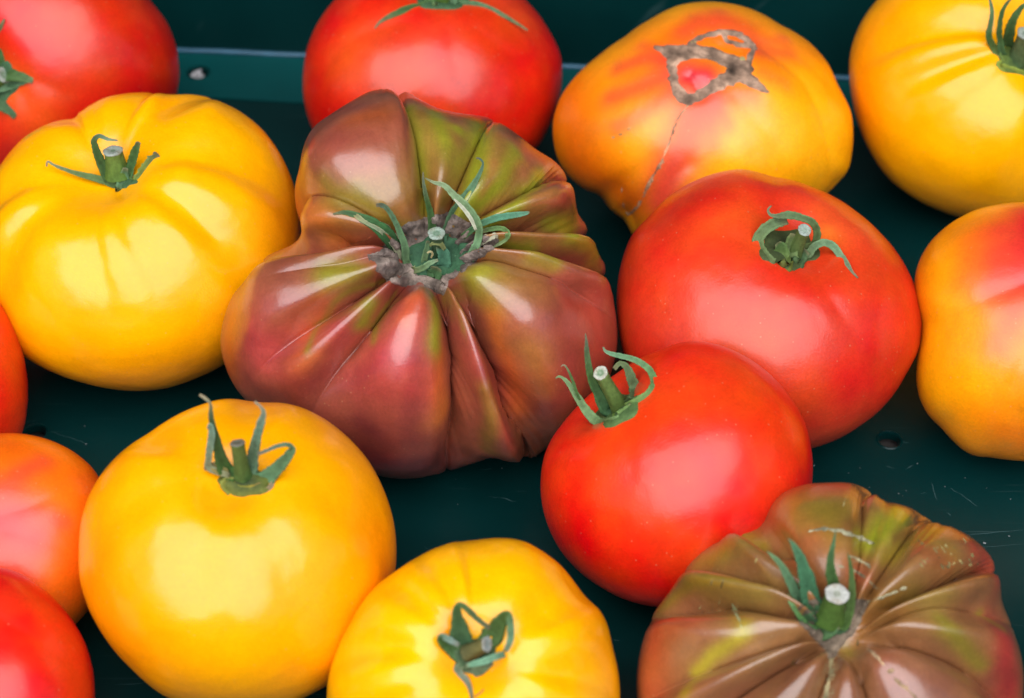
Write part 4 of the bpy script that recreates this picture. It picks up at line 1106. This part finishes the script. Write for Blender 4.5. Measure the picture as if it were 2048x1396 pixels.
# ---- yellow tomato, bottom
t = Tomato('yellow_tomato', 'lobed yellow tomato at the bottom edge, sepals folded over its stalk',
    [(700,1245),(721,1209),(753,1170),(792,1142),(824,1120),(863,1099),(902,1085),(945,1081),(977,1076),(1013,1075),(1052,1083),(1091,1106),(1123,1131),(1151,1166),(1169,1193),(1194,1211),(1212,1241),(1226,1298),(1240,1376),(1237,1450),(1205,1530),(1135,1600),(1035,1645),(930,1650),(820,1622),(730,1562),(675,1482),(653,1400),(657,1350),(672,1300)],
    (945,1362), (950,1292), .84, 'yellow', (.94,.425,.0003), hollow=(.22,.28), seed=42, na=320, nb=160,
    lobes=[(862,1130,7,.9,1.6),(941,1120,15,1.2,2.0),(1120,1197,25,1.2,2.0),(1125,1345,18,.9,1.7),(1025,1392,15,.8,1.6),(830,1392,18,.8,1.6),(780,1291,22,.9,1.7),(785,1165,13,1.0,1.8)],
    creases=[(3,30,[(930,1245),(940,1180)])],
    patches=[(YORG,.55,30,[(1010,1340),(960,1360),(900,1330),(905,1240)]),(YORG,.4,60,[(1190,1250),(1220,1340)])], cat='yellow tomato')
t.start_calyx(948,1310,46,32,-8,7,(.06,.10,.04))
t.sepal([(925,1292,6,52),(919,1258,36,36),(914,1230,62,20),(916,1213,72,14),(926,1212,72,12),(940,1224,66,12),(960,1242,56,10),(980,1257,44,8)], c0=(.06,.14,.07), c1=(.05,.09,.02), c2=(.08,.11,.05), fold=.25)
t.sepal([(918,1308,4,32),(896,1292,22,24),(882,1279,36,16),(885,1273,42,12),(900,1280,42,12),(918,1291,38,8)], c0=(.06,.12,.05), c1=(.05,.10,.02), c2=(.17,.23,.20))
t.sepal([(984,1272,8,44),(998,1248,30,30),(1009,1230,48,16),(1018,1232,54,13),(1021,1252,52,14),(1021,1278,44,13),(1011,1303,36,10)], c0=(.07,.13,.04), c1=(.06,.10,.02), c2=(.13,.24,.14), fold=.25)
t.sepal([(1010,1308,26,12),(992,1313,40,13),(972,1321,44,14),(950,1327,44,12),(932,1331,40,7)], c0=(.10,.18,.10), c1=(.13,.25,.15), c2=(.12,.25,.14))
t.sepal([(916,1338,6,18),(921,1348,6,13),(932,1360,5,13),(940,1376,4,9),(944,1400,3,5)], c0=(.09,.12,.05), c1=(.15,.17,.11), c2=(.14,.14,.08))
t.sepal([(925,1335,8,30),(945,1342,12,30),(965,1335,14,22),(985,1325,16,10)], c0=(.08,.11,.045), c1=(.10,.13,.06))
t.ribbon('withered_sepal', [(948,1394,3,3),(958,1388,4,3),(968,1378,6,2)], c0=(0.341,0.155,0.043), parent=t.calyx)
t.stem((936,1306,10),(974,1288,48),15,13,c0=(.08,.08,.03),c1=(.15,.13,.04),cut=(0.312,0.330,0.300),core=(0.192,0.240,0.216),face=(.75,.10,.55),rag=.12)

# ---- orange-pink tomato, left edge
t = Tomato('bicolor_tomato', 'orange tomato with a pink flush, cut off by the left edge',
    [(-60,875),(0,867),(50,868),(100,880),(150,905),(185,935),(206,968),(217,1010),(222,1070),(216,1130),(195,1190),(157,1243),(100,1288),(20,1302),(-80,1275),(-160,1195),(-190,1080),(-172,970),(-120,905)],
    (15,1085), (-8,1042), .78, 'bicolor', (.80,.14,.002), hollow=(.03,.3), seed=43,
    creases=[(4,30,[(0,1030),(90,1000),(170,960)]),(4,30,[(10,1060),(110,1090),(190,1120)])],
    patches=[((.64,.025,.022),.95,58,[(-30,1010),(20,1060)]),((.66,.035,.022),.85,48,[(40,1040),(60,1070)]),((.72,.06,.02),.7,24,[(0,1000),(40,950),(90,920)]),((.72,.06,.03),.6,20,[(60,1040),(130,1045)]),((.72,.05,.02),.7,40,[(0,1110),(40,1150)]),(ORG,.6,60,[(140,1200),(180,1100)])], cat='tomato')

# ---- red tomato, bottom left corner
t = Tomato('red_tomato', 'red tomato cut off by the bottom left corner, in front of the orange-pink one',
    [(0,1135),(36,1144),(78,1171),(120,1210),(156,1258),(180,1315),(189,1369),(189,1410),(180,1460),(150,1525),(80,1580),(-20,1600),(-130,1575),(-210,1495),(-238,1380),(-212,1270),(-150,1180),(-70,1136)],
    (-25,1366), (-60,1270), .80, 'red', (.70,.020,.004), lift=.004, hollow=(.1,.3), seed=44, creases=[(6,36,[(-10,1230),(80,1280),(150,1330)])], patches=[(REDO,.4,60,[(0,1200)])], cat='red tomato')

# ---- red tomato, left edge middle
t = Tomato('red_tomato', 'red tomato showing only its rounded side at the left edge, midway down',
    [(0,605),(22,640),(41,690),(52,740),(56,780),(54,820),(45,868),(15,920),(-45,955),(-130,962),(-220,922),(-280,830),(-288,720),(-240,620),(-150,562),(-60,568)],
    (-115,762), (-150,690), .88, 'red', (.76,.03,.004), hollow=(.1,.3), seed=45, cat='red tomato')

# ---- pale crumb caught in the far drain hole
c = floor_pt(394, 149, 0)
g = np.random.default_rng(3)
bm = bmesh.new(); bmesh.ops.create_icosphere(bm, subdivisions=2, radius=.0031)
for v in bm.verts: v.co = Vector((v.co.x * 1.0, v.co.y * .9, v.co.z * .8)) * (1 + .16 * g.normal())
me = bpy.data.meshes.new('pebble'); bm.to_mesh(me); bm.free(); me.materials.append(plain('pale_pebble', (.50, .47, .47), .9, noise=300))
pb = bpy.data.objects.new('pebble', me); COL.objects.link(pb); pb.location = (c[0], c[1], -.0014)
tag(pb, 'pale crumb caught in the drain hole by the back wall', 'pebble')
